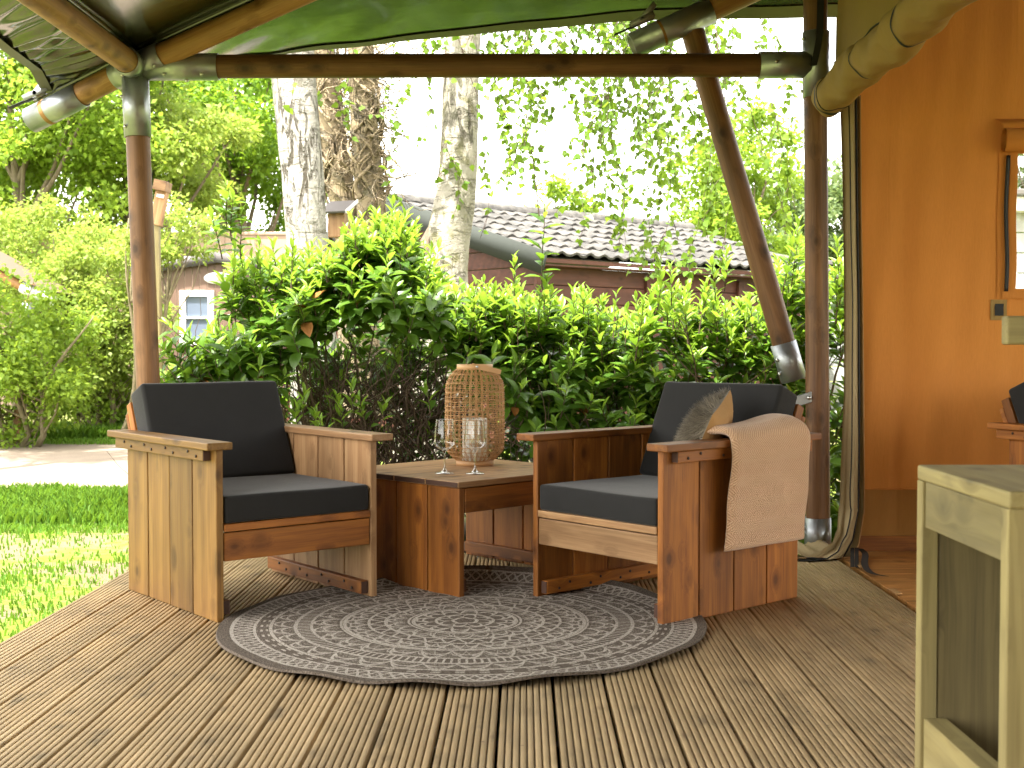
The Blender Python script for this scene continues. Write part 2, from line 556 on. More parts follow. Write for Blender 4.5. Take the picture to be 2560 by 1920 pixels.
def mk_stemglass():
    m = bpy.data.materials.new('stem_glass'); m.use_nodes = True
    nt = m.node_tree; nt.nodes.remove(nt.nodes['Principled BSDF'])
    t = nt.nodes.new('ShaderNodeBsdfTransparent'); t.inputs[0].default_value = (.9, .92, .88, 1)
    g = nt.nodes.new('ShaderNodeBsdfGlossy'); g.inputs['Roughness'].default_value = .08
    lw = nt.nodes.new('ShaderNodeLayerWeight'); lw.inputs['Blend'].default_value = .5
    fac = X(nt, lw.outputs['Facing']).pow(1.4) * .75 + .15
    mx = nt.nodes.new('ShaderNodeMixShader'); nt.links.new(fac.o, mx.inputs[0])
    nt.links.new(t.outputs[0], mx.inputs[1]); nt.links.new(g.outputs[0], mx.inputs[2])
    nt.links.new(mx.outputs[0], nt.nodes['Material Output'].inputs[0])
    return m
M['stemglass'] = mk_stemglass()
M['frosted'] = mat_new('frosted_cup', (.62, .60, .52), .3)[0]
M['pane'] = None
def mk_pane():
    m = bpy.data.materials.new('clear_film'); m.use_nodes = True
    nt = m.node_tree; nt.nodes.remove(nt.nodes['Principled BSDF'])
    t = nt.nodes.new('ShaderNodeBsdfTransparent'); t.inputs[0].default_value = (.93, .93, .91, 1)
    g = nt.nodes.new('ShaderNodeBsdfGlossy'); g.inputs['Roughness'].default_value = .12
    tc = nt.nodes.new('ShaderNodeTexCoord')
    n = noise(nt, tc.outputs['Object'], 6, 3, dist=1.5)
    bp = nt.nodes.new('ShaderNodeBump'); bp.inputs['Strength'].default_value = .3; bp.inputs['Distance'].default_value = .02
    nt.links.new(n.o, bp.inputs['Height']); nt.links.new(bp.outputs[0], g.inputs['Normal'])
    mx = nt.nodes.new('ShaderNodeMixShader'); mx.inputs[0].default_value = .08
    nt.links.new(t.outputs[0], mx.inputs[1]); nt.links.new(g.outputs[0], mx.inputs[2])
    nt.links.new(mx.outputs[0], nt.nodes['Material Output'].inputs[0])
    return m
M['pane'] = mk_pane()
# foliage
M['laurel'] = leafmat('laurel_leaf', (.038, .09, .012), (.10, .20, .022), (.24, .42, .03), .36, .32, .5)
M['laurel_young'] = leafmat('young_laurel_leaf', (.14, .27, .025), (.22, .36, .04), (.36, .54, .05), .42, .36, .45)
M['birchleaf'] = leafmat('birch_leaf', (.07, .15, .015), (.15, .25, .03), (.28, .42, .04), .45, .4, .3)
M['leaf_bright'] = leafmat('bright_spring_leaf', (.10, .18, .015), (.20, .30, .035), (.36, .50, .05), .52, .5, .25)
M['leaf_lime'] = leafmat('lime_shrub_leaf', (.12, .20, .02), (.26, .33, .07), (.40, .50, .08), .5, .5, .25)
M['leaf_mid'] = leafmat('mid_green_leaf', (.06, .13, .012), (.14, .24, .02), (.28, .44, .03), .5, .5, .25)
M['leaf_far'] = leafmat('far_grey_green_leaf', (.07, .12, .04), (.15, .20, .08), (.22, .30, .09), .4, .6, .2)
M['grassblade'] = leafmat('grass_blade', (.05, .14, .012), (.13, .24, .025), (.22, .38, .03), .4, .5, .3)
M['twig'] = mat_new('brown_twig', (.085, .055, .035), .8)[0]
M['redtwig'] = mat_new('thin_birch_twig', (.07, .04, .03), .8)[0]

def mk_stem():
    m, nt, b = mat_new('laurel_stem', (.13, .11, .06), .8)
    x, y, z, r = coords(nt)
    n = noise(nt, combine(nt, x, y, z), 20, 4)
    nt.links.new(mixc(nt, n, (.075, .055, .030), (.22, .19, .10)), b.inputs['Base Color'])
    return m
M['stem'] = mk_stem()

def mk_birch(name, white, moss=0.0):
    m, nt, b = mat_new(name, white, .75, spec=.2)
    x, y, z, r = coords(nt)
    v = combine(nt, x, y, z)
    lent = noise(nt, combine(nt, x * 9, y * 9, z * 60), 1.0, 4).step(.60, .68)
    patch = noise(nt, combine(nt, x * 4, y * 4, z * 9), 1.0, 6, .65, 1.2).step(.52, .64)
    fiss = noise(nt, combine(nt, x * 22, y * 22, z * 5), 1.0, 5, .6, 1.0).step(.50, .62)
    low = noise(nt, combine(nt, x * 2, y * 2, z * 1.3), 1.0, 3).step(.42, .6)
    n = noise(nt, v, 30, 4)
    col = mixc(nt, n, tuple(q * .78 for q in white), white)
    col = mixc(nt, lent * .65, col, (.12, .10, .08))
    col = mixc(nt, (patch * .75).clamp(), col, (.14, .13, .10))
    col = mixc(nt, (fiss * low * .95).clamp(), col, (.06, .05, .035))
    if moss:
        ms = noise(nt, v, 8, 5).step(.52, .66)
        col = mixc(nt, (ms * moss).clamp(), col, (.13, .125, .03))
    nt.links.new(col, b.inputs['Base Color'])
    bump(nt, b, n * .4 - patch * .5 - fiss * low * 1.2 - lent * .3, .8, .02)
    return m
M['birch'] = mk_birch('white_birch_bark', (.34, .32, .29))
M['birch_moss'] = mk_birch('mossy_birch_bark', (.36, .33, .28), .55)
M['bark'] = mk_birch('tan_bark', (.33, .26, .17), .3)
def mk_bark2():
    m, nt, b = mat_new('brown_bark', (.12, .09, .06), .9)
    x, y, z, r = coords(nt)
    n = noise(nt, combine(nt, x * 25, y * 25, z * 6), 1.0, 5)
    nt.links.new(mixc(nt, n, (.05, .037, .025), (.22, .17, .12)), b.inputs['Base Color'])
    bump(nt, b, n, .8, .02)
    return m
M['barkbrown'] = mk_bark2()

def mk_ground():
    m, nt, b = mat_new('lawn_soil', (.2, .2, .1), .95, spec=.1)
    x, y, z, r = coords(nt, rnd=False)
    v = combine(nt, x, y, z)
    g = noise(nt, v, 1.3, 5, .6); n = noise(nt, v, 40, 4, .7); d = noise(nt, v, 9, 4)
    soil = mixc(nt, n, (.09, .068, .042), (.21, .165, .11))
    grass = mixc(nt, n, (.07, .11, .015), (.18, .23, .035))
    nt.links.new(mixc(nt, (g * .75 + d * .35).step(.46, .60), soil, grass), b.inputs['Base Color'])
    bump(nt, b, n + d, .8, .03)
    return m
M['ground'] = mk_ground()
def mk_path():
    m, nt, b = mat_new('sandy_path', (.4, .33, .26), .95, spec=.1)
    x, y, z, r = coords(nt, rnd=False)
    v = combine(nt, x, y, z)
    n = noise(nt, v, 60, 4, .7); d = noise(nt, v, 2.2, 4)
    nt.links.new(scalec(nt, mixc(nt, n, (.16, .13, .10), (.26, .215, .17)), d * .5 + .72), b.inputs['Base Color'])
    bump(nt, b, n, .6, .02)
    return m
M['path'] = mk_path()
def flat(name, col, rough=.6, var=.12, metal=0):
    m, nt, b = mat_new(name, col, rough, metal)
    x, y, z, r = coords(nt)
    n = noise(nt, combine(nt, x, y, z), 3.0, 5, .6); n2 = noise(nt, combine(nt, x * 30, y * 30, z * 6), 1.0, 3)
    nt.links.new(scalec(nt, mixc(nt, n, tuple(q * (1 - var) for q in col), tuple(min(1, q * (1 + var)) for q in col)), n2 * .2 + .9 + (r - .5) * .12), b.inputs['Base Color'])
    bump(nt, b, n2, .15, .003)
    return m
M['caravan'] = flat('brown_cladding', (.13, .078, .055), .6)
M['pink'] = flat('pale_pink_cladding', (.30, .20, .15), .6)
M['greytrim'] = flat('grey_roof_trim', (.10, .09, .09), .6)
M['white'] = flat('white_plastic', (.80, .80, .80), .4, .04)
M['whitewall'] = flat('white_cladding', (.34, .345, .35), .5, .06)
M['fascia'] = flat('grey_green_fascia', (.020, .025, .021), .85)
def mk_tile():
    m, nt, b = mat_new('weathered_roof_tile', (.2, .17, .14), .8)
    x, y, z, r = coords(nt)
    v = combine(nt, x, y, z)
    n = noise(nt, v, 7, 5, .65); d = noise(nt, v, 40, 3)
    nt.links.new(scalec(nt, mixc(nt, n.step(.35, .65), (.027, .026, .024), (.072, .067, .060)), d * .6 + .7 + (r - .5) * .55), b.inputs['Base Color'])
    bump(nt, b, d, .4, .01)
    return m
M['tile'] = mk_tile()
M['curtained'] = mat_new('curtained_glass', (.13, .16, .22), .15, spec=.6)[0]
M['stone'] = flat('dark_stone', (.07, .065, .055), .9, .3)
M['pot'] = mat_new('dark_grey_plastic', (.035, .037, .038), .6)[0]
M['yucca'] = leafmat('yucca_blade', (.06, .12, .03), (.13, .19, .06), (.2, .3, .06), .2, .5, .4)
M['lens'] = mat_new('lamp_lens', (.75, .74, .7), .3)[0]

# ================================================================== SETTING
def sheet(name, pts, z, mat, kind='structure'):
    me = bpy.data.meshes.new(name)
    me.from_pydata([(x, y, z) for x, y in pts], [], [list(range(len(pts)))])
    me.materials.append(mat)
    o = link(name, me); return tag(o, kind=kind)

GZ = -.15
mb = MB()
def gfn(u, v):
    x = -140 + 280 * u; y = -60 + 260 * v
    return (x, y, GZ)
mb.grid(40, 40, gfn)
tag(mb.build('ground', M['ground']), kind='structure')

# sandy path at the left, curving behind the hedge
path_pts = []
for t in np.linspace(0, 1, 30):
    x = -16 + t * 14.6
    path_pts.append((x, 9.6 + .25 * math.sin(x * .9) + (.9 * (x + 3) ** 2 if x > -3 else 0)))
for t in np.linspace(1, 0, 30):
    x = -16 + t * 14.6
    path_pts.append((x, 14.6 + .2 * math.sin(x * .7 + 1)))
sheet('path', path_pts, GZ + .004, M['path'])

# deck of grooved boards
YAW = R(-.55)
deck = empty('deck', (0, 0, 0), YAW, kind='structure')
BW, PITCHB, X0 = .1475, .1545, -1.765
Y0, Y1 = -3.6, 5.98
prof = []
nr = 8; rw = BW / nr
for i in range(nr):
    a = i * rw
    prof += [(a + .0021, -.012), (a + .0023, -.0008), (a + .0031, 0), (a + rw - .0031, 0), (a + rw - .0023, -.0008), (a + rw - .0021, -.012)]
prof = [(0, -.028), (0, -.0125)] + prof[0:] + [(BW, -.0125), (BW, -.028)]
mb = MB()
n = len(prof)
segs = 2
V = []
for j in range(segs + 1):
    y = Y0 + (Y1 - Y0) * j / segs
    V += [(x, y, z) for x, z in prof]
fs = []
for j in range(segs):
    for i in range(n):
        k = (i + 1) % n
        fs.append((j * n + i, (j + 1) * n + i, (j + 1) * n + k, j * n + k))
fs.append(tuple(range(n))); fs.append(tuple(segs * n + i for i in reversed(range(n))))
mb.add(V, fs)
board_me = mb.mesh('deck_board', M['deck'])
for i in range(21):
    o = link('deck_board', board_me, deck)
    o.location = (X0 + i * PITCHB, random.uniform(-.004, .004), random.uniform(-.0012, .0012))
plank('deck_edge_board', (X0 - .014, (Y0 + Y1) / 2, -.085), (.026, Y1 - Y0, .11), M['deck'], deck)
plank('deck_edge_board', ((X0 + 1.5) / 2, Y1 + .005, -.085), (3.25, .026, .11), M['grey_x'], deck)
for k in range(12):
    plank('joist', (-.14, -3.2 + k * .8, -.09), (3.2, .05, .115), M['endgrain'], deck, bevel=0)

# timber floor of the tent room
fl = empty('floor', (1.5, 6.03, 0), 0, kind='structure')
fb = None
for i in range(80):
    yy = -.06 - i * .12
    xe = 1.49 + .0096 * (6.03 + yy) - 1.5 + .006
    o = plank('floor_board', (xe + 1.9, yy, -.009), (3.8, .1185, .022), M['floor'], fl, bevel=.0015)

# ================================================================== TENT
tent = empty('glamping_tent', (0, 0, 0), label='safari tent with orange canvas wall, round timber poles and dark green fly over the deck', cat='tent')
PR = .056
C = Vector((-1.805, 6.0, 2.335))
pl = pole('post', (-1.725, 6.0, .0), (C.x, 6.0, C.z - .05), PR, M['pole'], tent)
pr = pole('post', (1.482, 6.0, .0), (1.445, 6.0, 3.3), PR, M['pole'], tent)
beam = pole('beam', (C.x, 6.0, C.z), (1.452, 6.0, 2.345), PR, M['pole'], tent)
raf_d = Vector((.749, -.225, .262)).normalized()
q = P(714, 0, 5.775); raf_d = (q - C).normalized()
rafter = pole('rafter', C, C + raf_d * 3.7, PR, M['pole_light'], tent)
tail_end = P(74, 303, 6.2)
tail = pole('rafter_tail', C, C + (tail_end - C) * .95, PR, M['pole_light'], tent)
q = P(107, 0, 4.77)
eave_d = (q - C).normalized()
eave = pole('eave_pole', C, C + eave_d * 9.6, PR, M['pole_light'], tent)
# right-hand brace and its rafter
b0 = P(1985, 950, 6.125); b1 = P(1722, 40, 6.125)
brace = pole('brace', b0, b1, PR, M['pole'], tent)
r0 = P(1580, 116, 6.1); r1 = P(1860, -12, 6.1)
rd = (r1 - r0).normalized()
rafter2 = pole('rafter', r0 + rd * .02, r0 + rd * 1.6, PR, M['pole_light'], tent)

def sl(a, b, owner, r=PR + .003):
    """a steel sleeve between world points, as a piece of the pole that wears it"""
    o = sleeve('sleeve', a, b, r, M['galv'], None)
    o.parent = owner
    o.matrix_local = owner.matrix_basis.inverted() @ o.matrix_local
    return o
def ends(o, s0, s1, r=PR + .003):
    """sleeve along a pole between distances s0, s1 from its start"""
    s = sleeve('sleeve', (0, 0, s0), (0, 0, s1), r, M['galv'], o)
    return s
def bolts(o, at, r=PR):
    for s, a in at:
        mb = MB()
        mb.tube([(0, 0, 0), (0, 0, .012)], .009, 6)
        dirv = Vector((math.cos(a), math.sin(a), 0))
        M_ = Matrix.Translation(dirv * (r + .004) + Vector((0, 0, s))) @ dirv.to_track_quat('Z', 'Y').to_matrix().to_4x4()
        mb.build('bolt', M['steel'], o, M=M_)
def Lz(o):
    return max(v.co.z for v in o.data.vertices)
L = Lz(pl)
ends(pl, L - .285, L); bolts(pl, [(L - .09, 4.9), (L - .22, 4.0), (L - .24, 5.6)])
ends(pl, 0, .17)
ends(beam, .04, .40); bolts(beam, [(.15, 3.9), (.33, 3.9), (.25, 4.6)])
Lb = Lz(beam)
ends(beam, Lb - .27, Lb - .03); bolts(beam, [(Lb - .2, 3.1), (Lb - .05, 1.6)])
ends(rafter, .03, .16); bolts(rafter, [(.12, 4.0)])
ends(eave, .02, .16); bolts(eave, [(.1, 4.2)])
ends(tail, .02, .12)
Lt = Lz(tail)
ends(tail, Lt - .30, Lt + .02)
mb = MB(); mb.lathe([(PR + .008, 0), (PR + .0085, .012), (PR + .008, .022)], 32)
mb.build('rust_band', M['rust'], tail, True, Matrix.Translation((0, 0, Lt - .10)))
o = ends(rafter2, -.02, .40)
mb = MB(); mb.lathe([(PR + .008, 0), (PR + .0085, .008), (PR + .008, .014)], 32)
mb.build('rust_band', M['rust'], rafter2, True, Matrix.Translation((0, 0, .13)))
hz = 2.345
ends(pr, hz - .155, hz + .155); bolts(pr, [(hz + .12, 5.0), (hz - .12, 4.4)])
ends(pr, 0, .17); bolts(pr, [(.06, 0.2), (.12, 4.8)])
Lbr = Lz(brace)
ends(brace, 0, .19); bolts(brace, [(.12, 5.2), (.05, 5.0)])
# bracket plate that holds the foot of the brace
bp = P(2010, 998, 5.96)
o = plank('bracket', (0, 0, 0), (.10, .008, .05), M['galv'], tent, bevel=.003)
o.matrix_local = Matrix.Translation(bp) @ Matrix.Rotation(R(-18), 4, 'Y')
mb = MB(); mb.tube([(0, 0, 0), (0, -.014, 0)], .011, 6); mb.build('bolt', M['steel'], o, M=Matrix.Translation((.025, 0, 0)))
# ratchet buckles on the two tails
def ratchet(at, owner, ang):
    a = owner.matrix_basis.inverted() @ Vector(at)
    mb = MB()
    for k in (-1, 1):
        mb.box((0, k * .018, .012), (.10, .004, .022))
        mb.box((.035, k * .014, .032), (.075, .003, .02), Matrix.Rotation(-.45, 3, 'Y'))
    mb.tube([(0, -.02, .014), (0, .02, .014)], .009, 8)
    mb.box((.06, 0, .05), (.02, .03, .006), Matrix.Rotation(-.45, 3, 'Y'))
    mb.box((-.07, 0, .004), (.1, .03, .003), m=1)
    Mw = Matrix.Translation(at) @ Matrix.Rotation(ang, 4, 'Y') @ Matrix.Scale(1.25, 4)
    mb.build('ratchet_buckle', [M['zinc'], M['black']], owner, M=owner.matrix_basis.inverted() @ Mw)
ratchet(P(94, 242, 6.12), tail, R(-24))
ratchet(P(1608, 58, 6.02), rafter2, R(-24))

# ---- the fly
T = P(150, 222, 6.3)
edge = [P(118, 250, 6.25), P(230, 203, 6.3), P(420, 172, 6.32), P(717, 133, 6.35), P(1160, 86, 6.35), P(1609, 48, 6.35), P(2089, 42, 6.35), Vector((3.2, 6.45, 2.66)), Vector((5.6, 6.4, 2.45))]
up = Vector((0, 0, PR + .022))
tc_ = C + (tail_end - C) * .93
top = [tc_ + up, C + up * 1.15]
for s in (.5, 1.2, 2.1, 3.0, 3.7):
    top.append(C + raf_d * s + up * 1.02)
top += [Vector((3.2, 4.7, 3.35)), Vector((5.6, 4.7, 2.55))]
def interp(pl_, t):
    t = max(0, min(.99999, t)) * (len(pl_) - 1)
    i = int(t); f = t - i
    return Vector(pl_[i]).lerp(Vector(pl_[i + 1]), f)
def back_facet(u, v):
    a = interp(top, u); b = interp(edge, u)
    p = a.lerp(b, v)
    wr = .006 * math.sin(u * 90 + v * 4) * math.exp(-((v - .85) / .2) ** 2) * (1 if u < .45 else .4)
    p.z += wr - .03 * math.sin(v * math.pi)
    return p
fly = empty('fly', kind=None); fly.parent = tent
mb = MB(); mb.grid(160, 24, back_facet)
mb.build('back_panel', M['pvc'], fly, True)
mb = MB()
def hem(u, v):
    return back_facet(u, 1.0 - .06 * v) + Vector((0, 0, -.004 - .004 * v))
mb.grid(160, 1, hem); mb.build('hem', M['pvc_hem'], fly, True)
ridge0 = top[6]
def left_facet(u, v):
    """u along the eave pole towards the camera, v from eave up to the ridge"""
    low = C + eave_d * (9.6 * u) + up
    hi = ridge0.lerp(Vector((1.6, -3.6, 3.45)), u)
    if u < .45:
        hi = hi
    rl = C + raf_d * (3.7 * v) + up            # along the rafter at u=0
    lin = low.lerp(hi, v)
    rl0 = (C + up).lerp(ridge0, v)
    p = lin + (rl - rl0) * (1 - u)
    p.z += -.05 * math.sin(math.pi * v) * math.sin(math.pi * min(1, u * 1.0)) + .008 * math.sin(v * 14 + u * 9) + .004 * math.sin(u * 60 + v * 5)
    return p
mb = MB(); mb.grid(70, 50, left_facet); mb.build('side_panel', M['pvc'], fly, True)
def right_roof(u, v):
    a = ridge0.lerp(Vector((1.6, -3.6, 3.45)), u)
    b = Vector((5.6, 4.7, 2.5)).lerp(Vector((5.6, -3.6, 2.5)), u)
    return a.lerp(b, v) + Vector((0, 0, -.04 * math.sin(v * math.pi)))
mb = MB(); mb.grid(20, 20, right_roof); mb.build('roof_panel', M['pvc'], fly, True)
e0 = edge[0]; e1 = P(0, 118, 5.45)
ed = [e0, P(75, 172, 5.9), e1, Vector((-2.20, 4.7, 2.36)), Vector((-2.36, 3.6, 2.36)), Vector((-2.25, -3.6, 2.36))]
ins = [tc_ + up, C + up, C + eave_d * .6 + up, C + eave_d * 1.5 + up, C + eave_d * 2.6 + up, C + eave_d * 9.6 + up]
def overhang(u, v):
    a = interp(ins, u); b = interp(ed, u)
    p = a.lerp(b, v)
    amp = math.sin(v * math.pi) ** .7
    p.z += amp * (.013 * math.sin(u * 110 + 2.2 * math.sin(v * 5 + u * 20)) + .008 * math.sin(u * 190 + v * 7) + .008 * math.sin(u * 61 + 1))
    return p
mb = MB(); mb.grid(300, 20, overhang); mb.build('overhang', M['pvc'], fly, True)
mb = MB()
def ohem(u, v):
    a = interp(ed, u); b = interp(ins, u)
    d = (b - a).normalized()
    return a + d * .055 * v + Vector((0, 0, -.006 - .012 * v))
mb.grid(100, 1, ohem); mb.build('hem', M['pvc_hem'], fly, True)

# dark welts where the panels meet over the poles
for nm, a_, b_ in (('welt', C + up * .99, C + raf_d * 3.7 + up * .99), ('welt', C + up * .99, C + eave_d * 9.6 + up * .99), ('welt', C + up * .99, tc_ + up * .99)):
    mb = MB(); mb.tube([Vector(a_).lerp(Vector(b_), i / 20) for i in range(21)], .024, 8); mb.build(nm, M['pvc'], fly, True)

# ---- orange back wall with a window
wall = empty('canvas_wall'); wall.parent = tent
WY = 6.06
WX0, WX1 = 1.665, 5.2
wx0, wx1, wz0, wz1 = 2.437, 3.55, 1.275, 1.93
def wallp(x, z):
    e = math.exp(-((x - 1.92) / .05) ** 2) * .020 + math.exp(-((x - 2.07) / .08) ** 2) * -.014
    y = WY + e * (.5 + .5 * math.cos(z * .7)) + .012 * math.sin(x * 7 + 1.3 * math.sin(z * 1.1)) + .004 * math.sin(x * 23 + z * 2) + .003 * math.sin(x * 41 - z * 5)
    return Vector((x, y, z))
mb = MB()
def patch(xa, xb, za, zb, nu, nv, m=0):
    mb.grid(nu, nv, lambda u, v: wallp(xa + (xb - xa) * u, za + (zb - za) * v), m)
patch(WX0, wx0, .30, 3.4, 60, 60)
patch(wx0, wx1, .30, wz0, 30, 20)
patch(wx0, wx1, wz1, 3.4, 30, 20)
patch(wx1, WX1, .30, 3.4, 30, 40)
mb.build('canvas', M['orange'], wall, True)
mb = MB(); patch(WX0, WX1, .045, .298, 90, 8); mb.build('lower_band', M['orange_low'], wall, True)
mb = MB(); mb.tube([wallp(WX0 + (WX1 - WX0) * i / 60, .30) + Vector((0, -.004, .002 * math.sin(i))) for i in range(61)], .0035, 6)
mb.build('seam', M['orange'], wall, True)
plank('skirting_board', ((WX0 + WX1) / 2 - .03, WY - .005, .035), (WX1 - WX0, .02, .075), M['pine_x'], wall)
win = empty('window'); win.parent = wall
fy = WY - .012
def strip(name, xa, xb, za, zb, mat, off, parent, n=20):
    mb = MB()
    mb.grid(2, n, lambda u, v: wallp(xa + (xb - xa) * u, za + (zb - za) * v) + Vector((.003 * math.sin(v * 9), -off, 0)))
    mb.grid(2, n, lambda u, v: wallp(xa + (xb - xa) * u, za + (zb - za) * v) + Vector((.003 * math.sin(v * 9), -off + .004, 0)))
    return mb.build(name, mat, parent, True)
mb = MB(); mb.grid(20, 20, lambda u, v: Vector((wx0 - .01 + (wx1 - wx0 + .02) * u, WY + .02 + .008 * math.sin(u * 9 + v * 5), wz0 - .01 + (wz1 - wz0 + .02) * v)))
mb.build('pane', M['pane'], win, True)
strip('frame_strip', wx0 - .085, wx0 + .002, wz0 - .045, wz1 + .02, M['orange'], .006, win)
strip('frame_strip', wx0 - .030, wx0 + .006, wz0 + .004, wz1 + .02, M['orange'], .011, win)
strip('frame_strip', wx0 - .060, wx1, wz0 - .045, wz0 + .003, M['orange'], .012, win, 3)
mb = MB()
for xx, rr in ((wx0 - .047, .007), (wx0 - .039, .005)):
    mb.tube([wallp(xx, wz0 - .01 + (wz1 - wz0) * t / 30) + Vector((.004 * math.sin(t * .25), -.018, 0)) for t in range(31)], rr, 8)
mb.build('zip', M['zip'], win, True)
# rolled-up window flap
mb = MB()
zc = 1.985
def flap_roll(u, v):
    t = v * 2.35 * 2 * math.pi
    r = .060 - .011 * v * 2
    x = wx0 - .075 + u * 1.25
    return Vector((x, WY - .055 - r * .75 * math.cos(t), zc + r * math.sin(t) + .004 * math.sin(u * 13)))
mb.grid(14, 60, flap_roll)
mb.grid(14, 4, lambda u, v: Vector((wx0 - .075 - .03 * v + u * 1.28, WY - .055 + .05 * v - .03 * math.sin(v * 3.1), zc + .058 + .055 * v)))
mb.build('rolled_flap', M['orange'], win, True)
strip('touch_patch', wx0 - .115, wx0 - .035, wz0 - .150, wz0 - .050, M['khaki'], .006, wall, 3)
strip('touch_pad', wx0 - .096, wx0 - .053, wz0 - .128, wz0 - .070, M['black'], .010, wall, 3)

# unseen canvas behind the viewpoint, added to block sky light from the rear
mb = MB(); mb.grid(60, 30, lambda u, v: Vector((-1.75 + 7.2 * u, -3.55 + .02 * math.sin(u * 60 + v * 2), .02 + v * (2.36 + 1.05 * (1 - abs(u - .46) / .54)))))
mb.build('sky_block_canvas', M['beige'], wall, True)

# ---- khaki side wall above the opening, with the side rolled up under it
side = empty('side_wall'); side.parent = tent
def upper(u, v):
    y = 5.97 - 6.2 * u
    z = 2.16 + 1.45 * v
    return Vector((1.545 - .07 * u * (1 - v) + .006 * math.sin(u * 40 + v * 3) + .012 * math.sin(u * 11), y, z))
mb = MB(); mb.grid(90, 20, upper); mb.build('upper_canvas', M['khaki'], side, True)
mb = MB(); mb.grid(60, 2, lambda u, v: upper(u, .12 + .16 * v) + Vector((-.007, 0, 0))); mb.build('valance_band', M['khaki'], side, True)
mb = MB(); mb.tube([upper(i / 80, .13 + .004 * math.sin(i * 1.7)) + Vector((-.012, 0, 0)) for i in range(81)], .004, 6); mb.build('seam', M['zip'], side, True)
def rollc(y):
    t = (5.92 - y) / 1.65
    return Vector((1.480 - .055 * t, y, 2.160 + .010 * math.sin(y * 5)))
def roll(u, v):
    y = 5.92 - 6.0 * u
    a = v * 2 * math.pi
    c = rollc(y)
    pin = 1 - .13 * math.exp(-((y - 5.10) / .05) ** 2) - .13 * math.exp(-((y - 4.50) / .05) ** 2)
    cap = min(1, (u / .018)) ** .45
    r = .083 * pin * (.35 + .65 * cap)
    r *= 1 + .06 * math.sin(a * 2 + y * 9) + .055 * math.sin(a * 3 - y * 15) + .035 * math.sin(a * 5 + y * 33) + .02 * math.sin(y * 47 + a)
    return c + Vector((math.cos(a) * r, 0, math.sin(a) * r * 1.08))
mb = MB(); mb.grid(280, 32, roll)
mb.add([tuple(roll(0, j / 32)) for j in range(32)], [tuple(range(32))])
rl = mb.build('rolled_side', M['khaki'], side, True)
for y, wdt in ((5.10, .016), (4.50, .016)):
    mb = MB(); mb.grid(2, 40, lambda u, v: (roll((5.92 - y + wdt * (u - .5)) / 6.0, v) - rollc(y)) * 1.03 + rollc(y))
    mb.build('tie_strap', M['black'], side, True)
mb = MB(); mb.grid(3, 40, lambda u, v: (roll((5.92 - 5.77 + .022 * (u - .5)) / 6.0, v) - rollc(5.77)) * 1.02 + rollc(5.77)); mb.build('zip_hem', M['zip'], side, True)
mb = MB(); mb.tube([(roll((5.92 - 5.70) / 6.0, j / 40) - rollc(5.70)) * 1.008 + rollc(5.70) for j in range(41)], .003, 6); mb.build('seam', M['zip'], side, True)

# ---- hanging door edge with its foot lying on the deck
pts = [(1838, 205), (1842, 420), (1845, 640), (1846, 850), (1843, 1010), (1842, 1100), (1832, 1160), (1812, 1196), (1780, 1216), (1735, 1226), (1690, 1228)]
wid = [22, 19, 19, 20, 24, 26, 28, 26, 22, 18, 17]
Yd = [5.98, 5.98, 5.98, 5.97, 5.96, 5.93, 5.88, 5.82, 5.79, 5.78, 5.78]
ctr = []
for i, (x_, y_) in enumerate(pts):
    ctr.append(PD(x_, y_, Yd[i]))
def dflap(u, v):
    n_ = len(ctr) - 1
    t = v * n_; i = min(n_ - 1, int(t)); f = t - i
    c = ctr[i].lerp(ctr[i + 1], f)
    tg = (ctr[min(n_, i + 1)] - ctr[max(0, i - 0)]).normalized()
    if i + 2 <= n_: tg = tg.lerp((ctr[i + 2] - ctr[i + 1]).normalized(), f).normalized()
    sd_ = tg.cross(Vector((0, -1, 0))).normalized()
    wd = (wid[i] + (wid[i + 1] - wid[i]) * f) * K * 6 / F
    s = (u - .5) * 2
    fold = .030 * math.cos(s * 4.2) + .010 * math.cos(s * 11 + v * 3) + .012 * math.sin(v * 17 + s * 3) * (v > .5)
    p = c - sd_ * s * wd + Vector((0, -fold, 0))
    p.z = max(p.z, .006)
    return p
door = empty('door_flap'); door.parent = tent
mb = MB(); mb.grid(24, 120, dflap); mb.build('canvas', M['beige'], door, True)
for u0, r_ in ((.36, .0032), (.74, .005)):
    mb = MB(); mb.tube([dflap(u0 + .01 * math.sin(t * .5), t / 70 * .93) + Vector((0, -.006, 0)) for t in range(71)], r_, 8)
    mb.build('zip', M['zip'], door, True)
mb = MB(); mb.tube([dflap(1.0, t / 70) for t in range(71)], .004, 6); mb.build('piping', M['tan'], door, True)
# crumpled groundsheet behind the foot of the flap
mb = MB(); mb.grid(30, 8, lambda u, v: Vector((1.05 + .46 * u, 5.84 + .13 * v, .008 + .055 * v ** .7 * (1 + .25 * math.sin(u * 19 + v * 3)) + .012 * math.sin(u * 31 + v * 6))))
mb.build('groundsheet', M['beige'], door, True)
